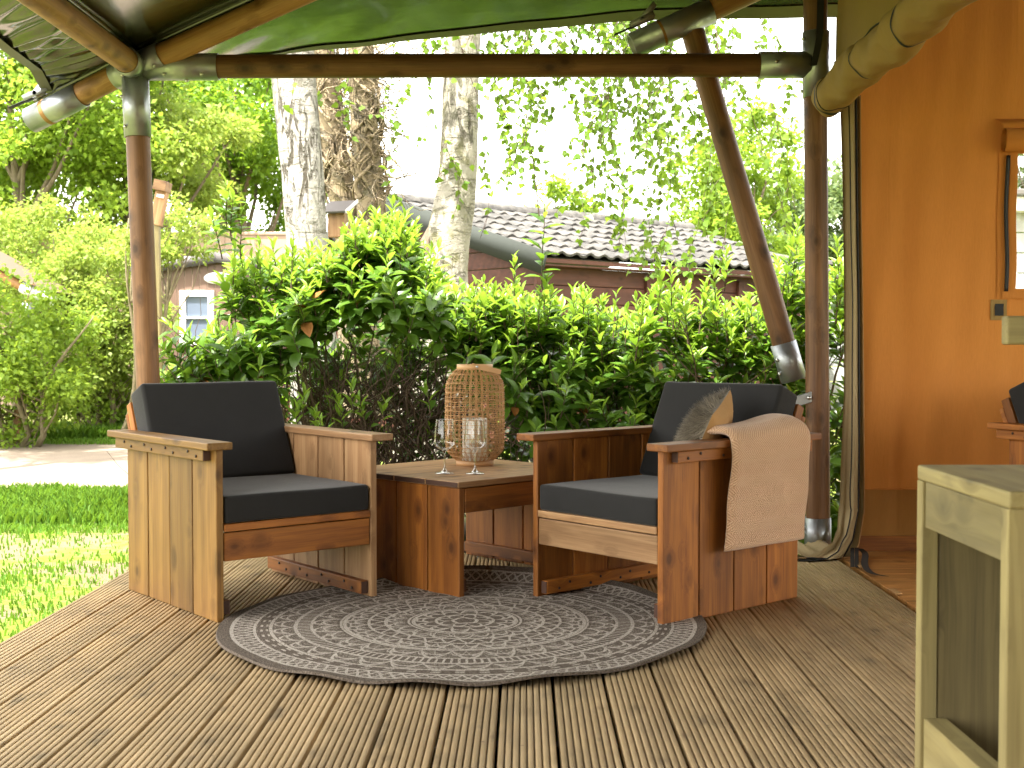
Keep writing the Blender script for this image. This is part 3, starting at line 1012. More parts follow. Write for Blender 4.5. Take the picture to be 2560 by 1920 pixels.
# webbing
def ribbon(name, pts_, w_, side_v, mat, parent):
    pts_ = [Vector(p) for p in pts_]; sv = Vector(side_v).normalized() * w_ / 2
    n_ = len(pts_) - 1; mb = MB()
    def fn(u, v):
        t = v * n_; i = min(n_ - 1, int(t)); f = t - i
        a = pts_[max(0, i - 1)]; b = pts_[i]; c = pts_[i + 1]; d = pts_[min(n_, i + 2)]
        q = .5 * ((2 * b) + (c - a) * f + (2 * a - 5 * b + 4 * c - d) * f * f + (3 * b - a - 3 * c + d) * f ** 3)
        return q + sv * (u * 2 - 1)
    mb.grid(1, 30, fn); mb.grid(1, 30, lambda u, v: fn(u, v) + Vector((0, .002, .001)))
    return mb.build(name, mat, parent, True)
ribbon('strap', [P(2052, -30, 5.93), P(2050, 60, 5.93), P(2046, 110, 5.93), P(2034, 164, 5.93)], .032, (1, 0, .15), M['black'], tent)
ribbon('floor_strap', [P(2150, 1372, 5.88), P(2163, 1385, 5.8), P(2162, 1412, 5.55), P(2178, 1432, 5.38), P(2215, 1441, 5.31)], .03, (1, -.4, 0), M['black'], tent)
for x_ in (2131, 2142):
    ribbon('tie_strap', [P(x_, 1370, 5.85), P(x_, 1395, 5.72), P(x_, 1418, 5.55)], .018, (1, 0, 0), M['black'], tent)
for px_, py_ in ((2141, 1420), (2225, 1484)):
    d_ = (py_ - 960) / F
    yy = 1.0 / math.tan(math.atan(d_) + PITCH)
    p_ = P(px_, py_, yy)
    plank('floor_clip', (p_.x + .02, p_.y, .009), (.03, .10, .006), M['tan'], tent, bevel=.001)

# ================================================================== FURNITURE
W_, D_, TH = .686, .81, .028
screw_mb = MB(); screw_mb.tube([(0, 0, 0), (0, 0, .003)], .0055, 8)
screw_me = screw_mb.mesh('screw', M['screw'])
def screw(parent, at, nrm):
    n_ = Vector(nrm)
    return link('screw', screw_me, parent, Matrix.Translation(at) @ n_.to_track_quat('Z', 'Y').to_matrix().to_4x4())

def round_box(name, s, bevel, mat, parent, Mx, seg=5, puff=.0):
    bm = bmesh.new(); bmesh.ops.create_cube(bm, size=1)
    bmesh.ops.scale(bm, vec=s, verts=bm.verts)
    bmesh.ops.bevel(bm, geom=bm.edges[:], offset=bevel, segments=seg, profile=.5, affect='EDGES')
    bmesh.ops.subdivide_edges(bm, edges=[e for e in bm.edges if e.calc_length() > .15], cuts=14, use_grid_fill=True)
    for v in bm.verts:
        a, b, c = v.co.x / s[0] * 2, v.co.y / s[1] * 2, v.co.z / s[2] * 2
        if puff:
            k = puff * (1 - min(1, a * a)) * (1 - min(1, b * b))
            v.co.z += math.copysign(k, c) if abs(c) > .5 else 0
            v.co.x += .001 * math.sin(v.co.y * 31 + v.co.z * 20); v.co.z += .0012 * math.sin(v.co.x * 11 + v.co.y * 9)
    me = bpy.data.meshes.new(name); bm.to_mesh(me); bm.free()
    for p in me.polygons: p.use_smooth = True
    me.materials.append(mat)
    return link(name, me, parent, Mx)

def chair(loc, rz, label, side_l, side_r, front, arm_l, arm_r, group='timber armchairs with charcoal cushions'):
    """x across, y from the front edge to the back, z up"""
    t = empty('armchair', loc, rz, label=label, cat='armchair', group=group)
    pw = D_ / 4
    for s, mt in ((-1, side_l), (1, side_r)):
        for k in range(4):
            plank('side_plank', (s * (W_ / 2 - TH / 2) + random.uniform(-.0012, .0012), pw * (k + .5), .3135), (TH, pw - .0075, .627), M[mt + '_z'], t, bevel=.004)
        am = arm_l if s < 0 else arm_r
        plank('armrest', (s * (W_ / 2 + .004), D_ / 2 + .02, .641), (.10, D_ + .11, .027), M[am + '_y'], t, bevel=.004)
        b = plank('batten', (s * (W_ / 2 + .0165), D_ / 2 + .045, .605), (.031, D_ - .005, .042), M[am + '_y'], t, bevel=.003)
        plank('end_grain', (s * (W_ / 2 + .0165), D_ / 2 + .045 - (D_ - .005) / 2 - .001, .605), (.027, .003, .038), M['endgrain'], b, bevel=0)
        for k in range(8):
            screw(b, (s * (W_ / 2 + .0325), .10 + k * .098 + (k % 2) * -.03, .605 + (.008 if k % 2 else -.006)), (s, 0, 0))
        b = plank('foot_batten', (s * (W_ / 2 - TH - .017), D_ / 2 - .0, .047), (.032, D_ - .05, .052), M['pine_y'], t, bevel=.003)
        plank('end_grain', (s * (W_ / 2 - TH - .017), .024, .047), (.028, .003, .047), M['endgrain'], b, bevel=0)
        for k in range(8):
            screw(b, (s * (W_ / 2 - TH - .0335), .09 + k * .088 + (k % 2) * -.03, .047 + (.01 if k % 2 else -.009)), (-s, 0, 0))
    iw = W_ - 2 * TH - .004
    plank('seat_slat', (0, .055, .340), (iw, .105, .027), M[front + '_x'], t, bevel=.003)
    plank('apron', (0, .022, .270), (iw, .028, .104), M[front + '_x'], t, bevel=.004)
    for k in range(4):
        plank('seat_slat', (0, .19 + k * .145, .340), (iw, .125, .026), M['pine_x'], t)
    plank('apron', (0, D_ - .06, .27), (iw, .028, .10), M['pine_x'], t)
    round_box('seat_cushion', (iw - .006, .69, .100), .013, M['cushion'], t, Matrix.Translation((0, .350, .405)), puff=.002)
    lean = R(-23.5)
    Mb = Matrix.Translation((0, .572, .462)) @ Matrix.Rotation(lean, 4, 'X')
    round_box('back_cushion', (iw - .006, .125, .425), .016, M['cushion'], t, Mb @ Matrix.Translation((0, .0625, .2125)), puff=.003)
    for s in (-1, 1):
        plank('back_frame', (s * (iw / 2 - .022), .150, .13), (.044, .044, .52), M['pine_z'], t, M=Mb)
    for k in range(3):
        plank('back_slat', (0, .186, .015 + k * .14), (iw, .024, .125), M['pine_x'], t, M=Mb)
    return t

ca = chair((-.797, 4.68, 0), R(39.6), 'timber armchair with charcoal cushions and side planks tinted honey as if skylit, left of the low table', 'honey', 'pale', 'pine', 'honey', 'pale')
cb = chair((.306, 4.65, 0), R(-48.6), 'reddish timber armchair with a throw over its arm and a fur cushion', 'pine', 'pine', 'pale', 'pine', 'pine')
cc = chair((2.88, 4.98, 0), R(25), 'timber armchair inside the tent by the orange wall, cut off by the frame', 'pine', 'pine', 'pine', 'pine', 'pine')

# low table between the chairs
TW = .78
tb = empty('low_table', (-.205, 5.425, 0), R(45), label='square low timber table with a lantern and two glasses on it', cat='table')
# local: +x towards back right, -y towards front right after the turn
for s in (-1, 1):
    for k in range(4):
        plank('side_plank', (s * (TW / 2 - .014), -TW / 2 + TW / 4 * (k + .5), .220), (.028, TW / 4 - .0075, .440), M['pine_z'], tb, bevel=.004)
    b = plank('foot_batten', (s * (TW / 2 - .046), 0, .045), (.032, TW - .06, .05), M['pine_y'], tb)
    plank('end_grain', (s * (TW / 2 - .046), -TW / 2 + .029, .045), (.028, .003, .045), M['endgrain'], b, bevel=0)
for k in range(4):
    plank('top_plank', (0, -TW / 2 + .197 * (k + .5) - .004, .4535), (TW + .022, .1935, .025), M['pale_x'], tb, bevel=.004)
for k in range(4):
    plank('end_grain', (-TW / 2 - .0122, -TW / 2 + .197 * (k + .5) - .004, .4535), (.003, .186, .019), M['endgrain'], tb, bevel=0)
for s in (-1, 1):
    plank('apron', (0, s * (TW / 2 - .018), .388), (TW - .062, .028, .098), M['pine_x'], tb, bevel=.004)

# lantern
lx, ly = -.167, 5.575
ZT = .466
lan = empty('lantern', (lx, ly, ZT), R(8), label='woven rattan lantern with bent wood rim and handle on the low table', cat='lantern')
def lr(z):
    """lantern radius at height z"""
    if z < .085: return .082 + .047 * math.sin((z - .022) / .063 * math.pi / 2)
    if z < .345: return .129 + .002 * math.sin((z - .085) / .26 * math.pi)
    return .078 + .051 * math.cos((z - .345) / .088 * math.pi / 2) ** .8
mb = MB()
rings = 21
zz = [.024 + (.429 - .024) * i / (rings - 1) for i in range(rings)]
def hoop(z, r, tr, seg=72, wob=.0012):
    ph = random.random() * 6
    pts_ = [((r + wob * math.sin(a * 18 + ph)) * math.cos(a), (r + wob * math.sin(a * 18 + ph)) * math.sin(a), z + .0012 * math.sin(a * 5 + ph)) for a in np.linspace(0, 2 * math.pi, seg + 1)]
    mb.tube(pts_, tr, 4, cap=False)
for z in zz:
    hoop(z, lr(z) + .0025, .0015)
NV = 31
for j in range(NV):
    for dd in (-.022, .022):
        a = 2 * math.pi * j / NV + dd
        mb.tube([(lr(z) * math.cos(a), lr(z) * math.sin(a), z) for z in np.linspace(.022, .431, 22)], .0014, 4, cap=False)
for j in range(NV):
    for sg in ((-1, 1) if j % 2 else (1,)):
        pts_ = []
        for i in range(rings * 2 - 1):
            z = zz[0] + (zz[-1] - zz[0]) * i / (rings * 2 - 2)
            a = 2 * math.pi * j / NV + sg * (math.pi / NV) * (1 - abs((i % 4) - 2) / 2) * 1.0
            pts_.append(((lr(z) + .004 * (1 if i % 2 else -.3)) * math.cos(a), (lr(z) + .004 * (1 if i % 2 else -.3)) * math.sin(a), z))
        mb.tube(pts_, .0012, 4, cap=False)
mb.build('weave', M['rattan'], lan, True)
mb = MB(); mb.lathe([(.078, 0), (.084, 0), (.084, .024), (.078, .024)], 40, closed=True); mb.build('base_ring', M['birchply'], lan, True)
mb = MB(); mb.lathe([(.0005, .004), (.079, .004), (.079, .009), (.0005, .009)], 40); mb.build('bottom', M['birchply'], lan)
mb = MB(); mb.lathe([(.076, .428), (.081, .428), (.081, .452), (.076, .452)], 40, closed=True); mb.build('rim', M['birchply'], lan, True)
# handle: bent band hinged on two rivets, tipped over to the right
mb = MB()
def hband(u, v):
    a = u * math.pi
    p = Vector((.125 * math.sin(a) - .004, .090 * math.cos(a), 0))
    p += Vector((0, 0, (v - .5) * .022))
    p = Matrix.Rotation(R(13), 3, 'Y') @ p
    return p + Vector((0, 0, .444))
mb.grid(30, 1, hband); mb.grid(30, 1, lambda u, v: (hband(u, v) - Vector((0, 0, .444))) * .965 + Vector((0, 0, .444)))
hd = mb.build('handle', M['birchply'], lan, True)
for s in (-1, 1):
    mb = MB(); mb.tube([(0, s * .085, .442), (0, s * .094, .442)], .006, 10); mb.build('rivet', M['steel'], lan)
mb = MB(); mb.lathe([(.0005, .0), (.052, 0), (.056, .01), (.056, .20), (.052, .20), (.052, .012), (.0005, .012)], 32)
o = mb.build('candle_cup', M['frosted'], None, True); o.location = (lx, ly, ZT + .010)
tag(o, 'pale frosted candle cup standing inside the rattan lantern', 'candle holder')

def glass(x, y, label):
    foot = [(.0005, 0), (.038, 0), (.041, .0012), (.040, .0025), (.020, .006), (.0075, .014), (.0045, .026), (.0038, .05), (.0038, .082), (.0055, .092), (.012, .0965)]
    prof = [(.012, .0966), (.016, .0985), (.034, .109), (.0445, .122), (.0455, .134), (.0425, .170), (.0375, .2235), (.0372, .2255),
            (.0365, .2245), (.0362, .2225), (.0412, .170), (.0442, .134), (.0432, .123), (.033, .1105), (.015, .1015), (.0005, .099)]
    mb = MB(); mb.lathe(prof, 48)
    o = mb.build('wine_glass', M['glass'], None, True); o.location = (x, y, ZT)
    mb = MB(); mb.lathe(foot, 32); mb.build('stem', M['stemglass'], o, True)
    tag(o, label, 'wine glass', 'empty wine glasses on the low table')
glass(-.2825, 5.205, 'empty stemmed wine glass nearer the left armchair on the low table')
glass(-.155, 5.195, 'empty stemmed wine glass standing in front of the rattan lantern')

# rug
rc = Vector((-.17, 4.46, 0))
def rugp(u, v):
    r = .86 * u; a = v * 2 * math.pi
    z = .010
    e = max(0, (u - .86) / .14)
    wv = .5 + .5 * math.sin(a * 13 + 1.2 * math.sin(a * 3)); 
    near = max(0, -math.sin(a)) ** 2
    z += e ** 1.5 * (.011 * wv * (.35 + near) + .004)
    back = max(0, math.cos(a - R(80)) - .86) / .14
    z += e * .045 * back
    back2 = max(0, math.cos(a - R(45)) - .93) / .07
    z += e * .02 * back2
    z += .0012 * math.sin(r * 30 + a * 4) * (1 - e)
    rr = r * (1 + .02 * math.sin(a * 2 + .6) * u)
    return Vector((rr * math.cos(a), rr * math.sin(a), z))
mb = MB()
mb.grid(40, 220, lambda u, v: rugp(max(u, .001), v))
mb.grid(4, 220, lambda u, v: rugp(1, v) + Vector((math.cos(v * 2 * math.pi) * .003, math.sin(v * 2 * math.pi) * .003, -.008)) * u)
mb.grid(2, 220, lambda u, v: rugp(1 - .1 * u, v) + Vector((0, 0, -.009)))
o = mb.build('rug', M['rug'], None, True); o.location = rc
o.rotation_euler = (0, 0, R(10))
tag(o, 'round grey brown woven rug with pale mandala rings on the deck', 'rug')

# throw over the outer arm of the right-hand chair (built in the chair's frame)
XO = W_ / 2
Mc = Matrix.Translation((.306, 4.65, 0)) @ Matrix.Rotation(R(-48.6), 4, 'Z')
path = [(XO - .105, .585), (XO - .098, .635), (XO - .075, .670), (XO - .02, .682), (XO + .035, .680), (XO + .066, .662), (XO + .074, .62), (XO + .072, .55), (XO + .066, .47), (XO + .060, .39), (XO + .056, .31), (XO + .055, .245)]
def throw_mid(t):
    n_ = len(path) - 1; t = t * n_; i = min(n_ - 1, int(t)); f = t - i
    P_ = [Vector((p[0], 0, p[1])) for p in path]
    a = P_[max(0, i - 1)]; b = P_[i]; c = P_[i + 1]; d = P_[min(n_, i + 2)]
    return .5 * ((2 * b) + (c - a) * f + (2 * a - 5 * b + 4 * c - d) * f * f + (3 * b - a - 3 * c + d) * f ** 3)
NU, NT = 30, 70
bm = bmesh.new(); uvl = bm.loops.layers.uv.new('UVMap')
def throw_pt(u, t, side):
    c = throw_mid(t)
    tg = (throw_mid(min(1, t + .01)) - throw_mid(max(0, t - .01))).normalized()
    nrm = Vector((tg.z * 1, 0, -tg.x)); nrm = Vector((-tg.z, 0, tg.x))
    if nrm.dot(Vector((1, 0, 1))) < 0: nrm = -nrm
    edge_ = min(1, min(u, 1 - u) / .07); rnd = math.sqrt(max(0, 1 - (1 - edge_) ** 2))
    endr = math.sqrt(max(0, 1 - (1 - min(1, (1 - t) / .035)) ** 2))
    hump = .024 * math.exp(-((u - .78) / .25) ** 2) * math.exp(-((t - .30) / .16) ** 2)
    th = (.022 + .012 * u) * (.15 + .85 * rnd) * (.1 + .9 * endr)
    top_ = (th + hump) if side > 0 else -.010 * rnd * endr
    y = .285 + .445 * u + .010 * math.sin(t * 3.0) + .018 * t * (u - .3)
    p = c + nrm * top_
    p.y = y
    p.x += .003 * math.sin(u * 11 + t * 5) + .003 * math.sin(t * 23 + u * 3)
    return p
vg = {}
for sd_ in (1, -1):
    for j in range(NT + 1):
        for i in range(NU + 1):
            vg[sd_, i, j] = bm.verts.new(throw_pt(i / NU, j / NT, sd_))
arc = [0]
for j in range(NT): arc.append(arc[-1] + (throw_mid((j + 1) / NT) - throw_mid(j / NT)).length)
def face(vs_, uvs):
    try: f = bm.faces.new(vs_)
    except ValueError: return
    f.smooth = True
    for lp, q in zip(f.loops, uvs): lp[uvl].uv = q
for sd_ in (1, -1):
    for j in range(NT):
        for i in range(NU):
            k = [(i, j), (i + 1, j), (i + 1, j + 1), (i, j + 1)]
            if sd_ < 0: k.reverse()
            face([vg[sd_, a, b] for a, b in k], [(.445 * a / NU, arc[b]) for a, b in k])
for j in range(NT):
    for i in (0, NU):
        face([vg[1, i, j], vg[1, i, j + 1], vg[-1, i, j + 1], vg[-1, i, j]], [(.445 * i / NU, arc[j]), (.445 * i / NU, arc[j + 1]), (.445 * i / NU + .02, arc[j + 1]), (.445 * i / NU + .02, arc[j])])
for i in range(NU):
    for j in (0, NT):
        face([vg[1, i, j], vg[1, i + 1, j], vg[-1, i + 1, j], vg[-1, i, j]], [(.445 * i / NU, arc[j]), (.445 * (i + 1) / NU, arc[j]), (.445 * (i + 1) / NU, arc[j] + .02), (.445 * i / NU, arc[j] + .02)])
bmesh.ops.recalc_face_normals(bm, faces=bm.faces)
me = bpy.data.meshes.new('throw'); bm.to_mesh(me); bm.free(); me.materials.append(M['throw'])
o = link('throw', me, None, Mc)
tag(o, 'folded beige herringbone throw hanging over the arm of the reddish armchair', 'throw')

# fur cushion leaning in the same chair
Mf = Mc @ Matrix.Translation((.155, .445, .615)) @ Matrix.Rotation(R(-56), 4, 'Z') @ Matrix.Rotation(R(-24), 4, 'X') @ Matrix.Rotation(R(14), 4, 'Y')
# local: fur on -y, square in x z
def pil(u, v, s):
    a = u * 2 - 1; b = v * 2 - 1
    k = (max(0, 1 - abs(a) ** 2.6) * max(0, 1 - abs(b) ** 2.6)) ** .55
    sh = 1 - .07 * (1 - abs(a)) * abs(b) ** 3
    shb = 1 - .07 * (1 - abs(b)) * abs(a) ** 3
    return Vector((a * .195 * shb, s * .075 * k + .003 * math.sin(a * 9 + b * 7) * k, b * .195 * sh))
fc = empty('fur_cushion', tuple(Mf.translation), 0, label='square cushion with grey brown fur front and tan back in the reddish armchair', cat='cushion')
fc.rotation_euler = Mf.to_euler()
mb = MB(); mb.grid(24, 24, lambda u, v: pil(u, v, 1)); mb.build('back', M['tan'], fc, True)
mb = MB(); mb.grid(24, 24, lambda u, v: pil(u, v, -1)); mb.build('front', M['fur'], fc, True)
mb = MB()
NH = 15000
uu = rng.random(NH); vv_ = rng.random(NH)
Vh = np.zeros((NH, 3, 3), np.float32)
for i in range(NH):
    p = pil(uu[i], vv_[i], -1)
    n_ = Vector((p.x * 1.4, -.12, p.z * 1.4)).normalized()
    d_ = (n_ + Vector((random.uniform(-.5, .2), random.uniform(-.25, .1), -.75 + random.uniform(-.4, .4)))).normalized()
    l_ = random.uniform(.022, .048)
    sd_ = d_.cross(n_).normalized() * .0014
    Vh[i, 0] = p - sd_; Vh[i, 1] = p + sd_; Vh[i, 2] = p + d_ * l_ + Vector((0, 0, -.008))
mb.add(Vh.reshape(-1, 3), np.arange(NH * 3).reshape(-1, 3))
tag(mb.build('fur', M['fur'], fc), kind='stuff')

# plank table in the near right corner
px0, py0, py1, zt = .918, 2.20, 2.70, .742
pt = empty('plank_table', (px0 + .33, (py0 + py1) / 2, 0), 0, label='pale treated pine table with open side, cut off at the right in front', cat='table')
ox, oy = px0 + .33, (py0 + py1) / 2
for yy in (py0 + .018, py1 - .018):
    for k in range(4):
        plank('end_plank', (-.33 + .165 * (k + .5), yy - oy, .355), (.162, .026, .708), M['dim_z'], pt, bevel=.004)  # darker tone paints in the shade on these faces
    plank('corner_post', (-.3485, yy - oy, .355), (.036, .036, .71), M['grey_z'], pt, bevel=.003)  # added pale posts, standing in for the lit edges of the end planks
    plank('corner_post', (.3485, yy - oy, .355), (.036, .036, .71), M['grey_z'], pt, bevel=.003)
for k in range(3):
    plank('top_plank', (-.3675 + .245 * (k + .5), 0, .726), (.242, py1 - py0 + .004, .032), M['grey_y'], pt, bevel=.005)
for xx in (-.346, .346):
    plank('apron', (xx, 0, .659), (.028, py1 - py0 - .072, .099), M['grey_y'], pt, bevel=.003)
    plank('low_rail', (xx + .012, 0, .125), (.05, py1 - py0 - .072, .145), M['grey_y'], pt, bevel=.003)
# backrest of a chair beyond it
hb = empty('high_chair', (1.50, 3.10, 0), 0, label='treated pine chair with one plank of its backrest in view behind the pale table', cat='chair')
c0 = P(2518, 855, 2.93)
plank('backrest', (c0.x + .29 - 1.50, 2.95 - 3.10, 1.037), (.58, .04, .068), M['grey_x'], hb, bevel=.006)
for s in (-1, 1):
    plank('leg', (s * .19 + .02, -.12, .50), (.045, .022, 1.0), M['grey_z'], hb)
    plank('leg', (s * .19 + .02, .28, .22), (.045, .045, .44), M['grey_z'], hb)
    plank('seat_rail', (s * .19 + .02, .08, .42), (.03, .35, .05), M['grey_y'], hb)
for k in range(3):
    plank('seat_plank', (.02, -.04 + k * .14, .455), (.44, .135, .024), M['grey_x'], hb)

# ================================================================== BUILDINGS BEHIND
# --- red timber shed with a tiled roof
ux = Vector((.744, .668, 0)); vy = Vector((-.668, .744, 0))
sc_ = Vector((.31, 13.0, 0))
shed = empty('garden_shed', (sc_.x, sc_.y, GZ), math.atan2(ux.y, ux.x), label='dark red timber shed with a grey tiled roof behind the hedge', cat='shed')
SL, SW = 5.6, 5.54            # length along the eave, full depth
EZ, AZ = 1.93 - GZ, 2.74 - GZ # eave and apex heights over the ground
HW = SW / 2
ov = .22
pl_h = .195
for k in range(10):
    z = .05 + pl_h * k
    plank('wall_plank', (SL / 2 + .05, ov + .02 + .004 * (k % 2), z + pl_h / 2), (SL - .4, .03, pl_h - .007), M['shed'], shed, bevel=.006)
    plank('end_plank', (.16, HW, z + pl_h / 2), (.03, SW - 2 * ov - .1, pl_h - .007), M['shed'], shed, bevel=.006)
for k in range(4):
    z = .05 + pl_h * (10 + k)
    wd_ = (SW - 2 * ov) * (1 - (z + .1 - (EZ - .06)) / (AZ - EZ)) - .1
    if wd_ > .2 and z + .1 > EZ - .1:
        plank('end_plank', (.16, HW, z + pl_h / 2), (.03, wd_, pl_h - .007), M['shed'], shed, bevel=.006)
for x_ in (.16, 1.9, 3.6, SL - .3):
    plank('corner_post', (x_, ov - .012, .98), (.11, .045, 1.95), M['shed'], shed, bevel=.004)
sl_ = math.atan2(AZ - EZ, HW); rl_ = math.hypot(AZ - EZ, HW)
def roofp(a, s, off=0, far=False):
    """a along the ridge, s up the slope from the eave"""
    y = s * math.cos(sl_); z = EZ + s * math.sin(sl_)
    p = Vector((a, y - off * math.sin(sl_), z + off * math.cos(sl_)))
    if far: p.y = SW - p.y
    return p
TR, TC = 7, 26
th_ = rl_ / TR; tw_ = SL / TC
tmb = MB()
def tile(u, v):
    x = u * (tw_ + .012); y = v * (th_ + .05)
    return Vector((x, y, .034 * (math.cos((u - .28) * 2 * math.pi) * .5 + .5) ** 1.6 + .030 * (1 - v)))
tmb.grid(7, 1, tile)
tmb.grid(7, 1, lambda u, v: tile(u, 0) - Vector((0, 0, .024 * v)))
tile_me = tmb.mesh('roof_tile', M['tile'], True)
for r_ in range(TR):
    for c_ in range(TC):
        o = link('roof_tile', tile_me, shed)
        p = roofp(c_ * tw_, r_ * th_, .012)
        o.matrix_local = Matrix.Translation(p + Vector((random.uniform(-.006, .006), 0, random.uniform(-.004, .004)))) @ Matrix.Rotation(sl_ + random.uniform(-.012, .012), 4, 'X')
mb = MB()
for far in (False, True):
    mb.add([roofp(.02, .03, -.01, far), roofp(SL, .03, -.01, far), roofp(SL, rl_, -.01, far), roofp(.02, rl_, -.01, far)], [(0, 1, 2, 3)])
mb.build('roof_deck', M['tile'], shed)
for k in range(14):
    x_ = k * SL / 14
    mb = MB()
    mb.grid(8, 1, lambda u, v: Vector((x_ + v * (SL / 14 + .03), HW + .15 * math.cos(u * math.pi), AZ + .008 + .10 * math.sin(u * math.pi) + .014 * v)))
    mb.build('ridge_tile', M['tile'], shed, True)
for far in (False, True):
    a = roofp(-.02, -.06, -.17, far); b = roofp(-.02, rl_, -.17, far)
    c_ = roofp(-.02, rl_, .07, far); d_ = roofp(-.02, -.06, .07, far)
    mb = MB(); off = Vector((.035, 0, 0))
    mb.add([a, b, c_, d_, a + off, b + off, c_ + off, d_ + off], [(0, 1, 2, 3), (7, 6, 5, 4), (0, 4, 5, 1), (2, 6, 7, 3), (1, 5, 6, 2), (0, 3, 7, 4)])
    mb.build('fascia', M['fascia'], shed)
plank('wall_backing', (SL / 2 + .05, ov + .06, 1.0), (SL - .42, .03, 1.96), M['shed'], shed, bevel=0)
plank('eave_board', (SL / 2, .035, EZ - .03), (SL, .022, .045), M['shed'], shed, bevel=.002)
plank('soffit', (SL / 2, .14, EZ - .075), (SL, .2, .015), M['shed'], shed, bevel=0)

# --- brown holiday caravan with a window and a blank oval plate
CY = 17.5
cx0 = PD(300, 600, CY).x; cx1 = PD(960, 600, CY).x
apex = PD(470, 552, CY); ctop = apex.z - GZ
car = empty('holiday_caravan', ((cx0 + cx1) / 2, CY, GZ), 0, label='brown mobile home with a white framed window and a white oval plate', cat='mobile home')
hwid = (cx1 - cx0) / 2
ax_ = apex.x - (cx0 + cx1) / 2
def ctopz(x): return ctop - .17 * abs(x - ax_) / 1 * .9
nb = 40
for k in range(nb):
    x_ = -hwid + (k + .5) * 2 * hwid / nb
    h_ = ctopz(x_) - .06
    plank('wall_board', (x_, 0 + (k % 2) * .004, h_ / 2 + .12), (2 * hwid / nb - .010, .02, h_ - .24), M['caravan'], car, bevel=0)
plank('wall_backing', (0, .10, .6), (2 * hwid - .05, .14, 1.1), M['greytrim'], car, bevel=0)
for s, xa, xb in ((0, -hwid - .1, ax_), (1, ax_, hwid + .1)):
    za, zb = ctopz(xa), ctopz(xb)
    mb = MB()
    v8 = []
    for y_ in (-.10, 1.2):
        v8 += [(xa, y_, za - .10), (xb, y_, zb - .10), (xb, y_, zb + .05), (xa, y_, za + .05)]
    mb.add(v8, [(0, 1, 2, 3), (7, 6, 5, 4), (3, 2, 6, 7), (0, 4, 5, 1), (0, 3, 7, 4), (1, 5, 6, 2)])
    mb.build('roof', M['greytrim'], car)
w0 = PD(391, 745, CY); w1 = PD(463, 628, CY)
wcx = (w0.x + w1.x) / 2 - car.location.x; wcz = (w0.z + w1.z) / 2 - GZ; ww = w1.x - w0.x; wh = w1.z - w0.z
wn_ = empty('window'); wn_.parent = car
for s in (-1, 1):
    plank('frame', (wcx + s * (ww / 2 - .04), -.035, wcz), (.085, .05, wh), M['white'], wn_)
    plank('frame', (wcx, -.036, wcz + s * (wh / 2 - .04)), (ww - .172, .05, .085), M['white'], wn_)
plank('glazing_bar', (wcx, -.034, wcz), (ww - .172, .04, .03), M['white'], wn_)
plank('pane', (wcx, -.018, wcz), (ww - .17, .02, wh - .17), M['curtained'], wn_, bevel=0)
e0_ = PD(472, 601, CY)
mb = MB()
ov_ = [(e0_.x - car.location.x + .20 * math.cos(a), .083 * math.sin(a)) for a in np.linspace(0, 2 * math.pi, 33)[:-1]]
mb.add([(x, -.03, e0_.z - GZ + z) for x, z in ov_] + [(x, -.012, e0_.z - GZ + z) for x, z in ov_], [tuple(range(32)), tuple(reversed(range(32, 64)))] + [(i, i + 32, (i + 1) % 32 + 32, (i + 1) % 32) for i in range(32)])
mb.build('oval_plate', M['white'], car)

# --- pale pink building behind it
PY_ = 24.0
q0 = PD(-260, 508, PY_); q1 = PD(690, 508, PY_)
pk = empty('pale_cabin', ((q0.x + q1.x) / 2, PY_, GZ), 0, label='pale pink flat topped cabin behind the brown mobile home', cat='cabin')
hh = q1.z - GZ; wl = q1.x - q0.x
nk = 14
for k in range(nk):
    plank('wall_panel', (-wl / 2 + (k + .5) * wl / nk, .0, hh / 2), (wl / nk - .01, .04, hh), M['pink'], pk, bevel=0)
plank('roof', (0, 1.5, hh + .03), (wl + .1, 3.1, .06), M['pink'], pk, bevel=.01)

# --- white cabin at the right, seen through the window and beside the post
def white_cabin(x0, x1, Y, top_, label):
    o_ = empty('white_cabin', ((x0 + x1) / 2, Y, GZ), 0, label=label, cat='cabin', group='white clad cabins behind the tent')
    wd_ = x1 - x0; n_ = int(top_ / .21)
    for k in range(n_):
        plank('wall_plank', (0, .004 * (k % 2), .02 + .21 * (k + .5)), (wd_, .03, .198), M['whitewall'], o_, bevel=.004)
    plank('roof_edge', (0, -.08, .02 + .21 * n_ + .07), (wd_ + .3, .25, .15), M['white'], o_, bevel=.01)
    plank('roof', (0, 1.2, .02 + .21 * n_ + .18), (wd_ + .4, 3.0, .06), M['greytrim'], o_, bevel=.01)
    return o_
zt_ = P(2540, 500, 13.0).z
white_cabin(4.6, 9.0, 13.0, zt_ - GZ, 'white plank cabin seen through the tent window')
zt_ = P(2085, 670, 17.5).z
white_cabin(3.9, 6.8, 17.5, zt_ - GZ - .1, 'low white cabin between the right post and the door flap')

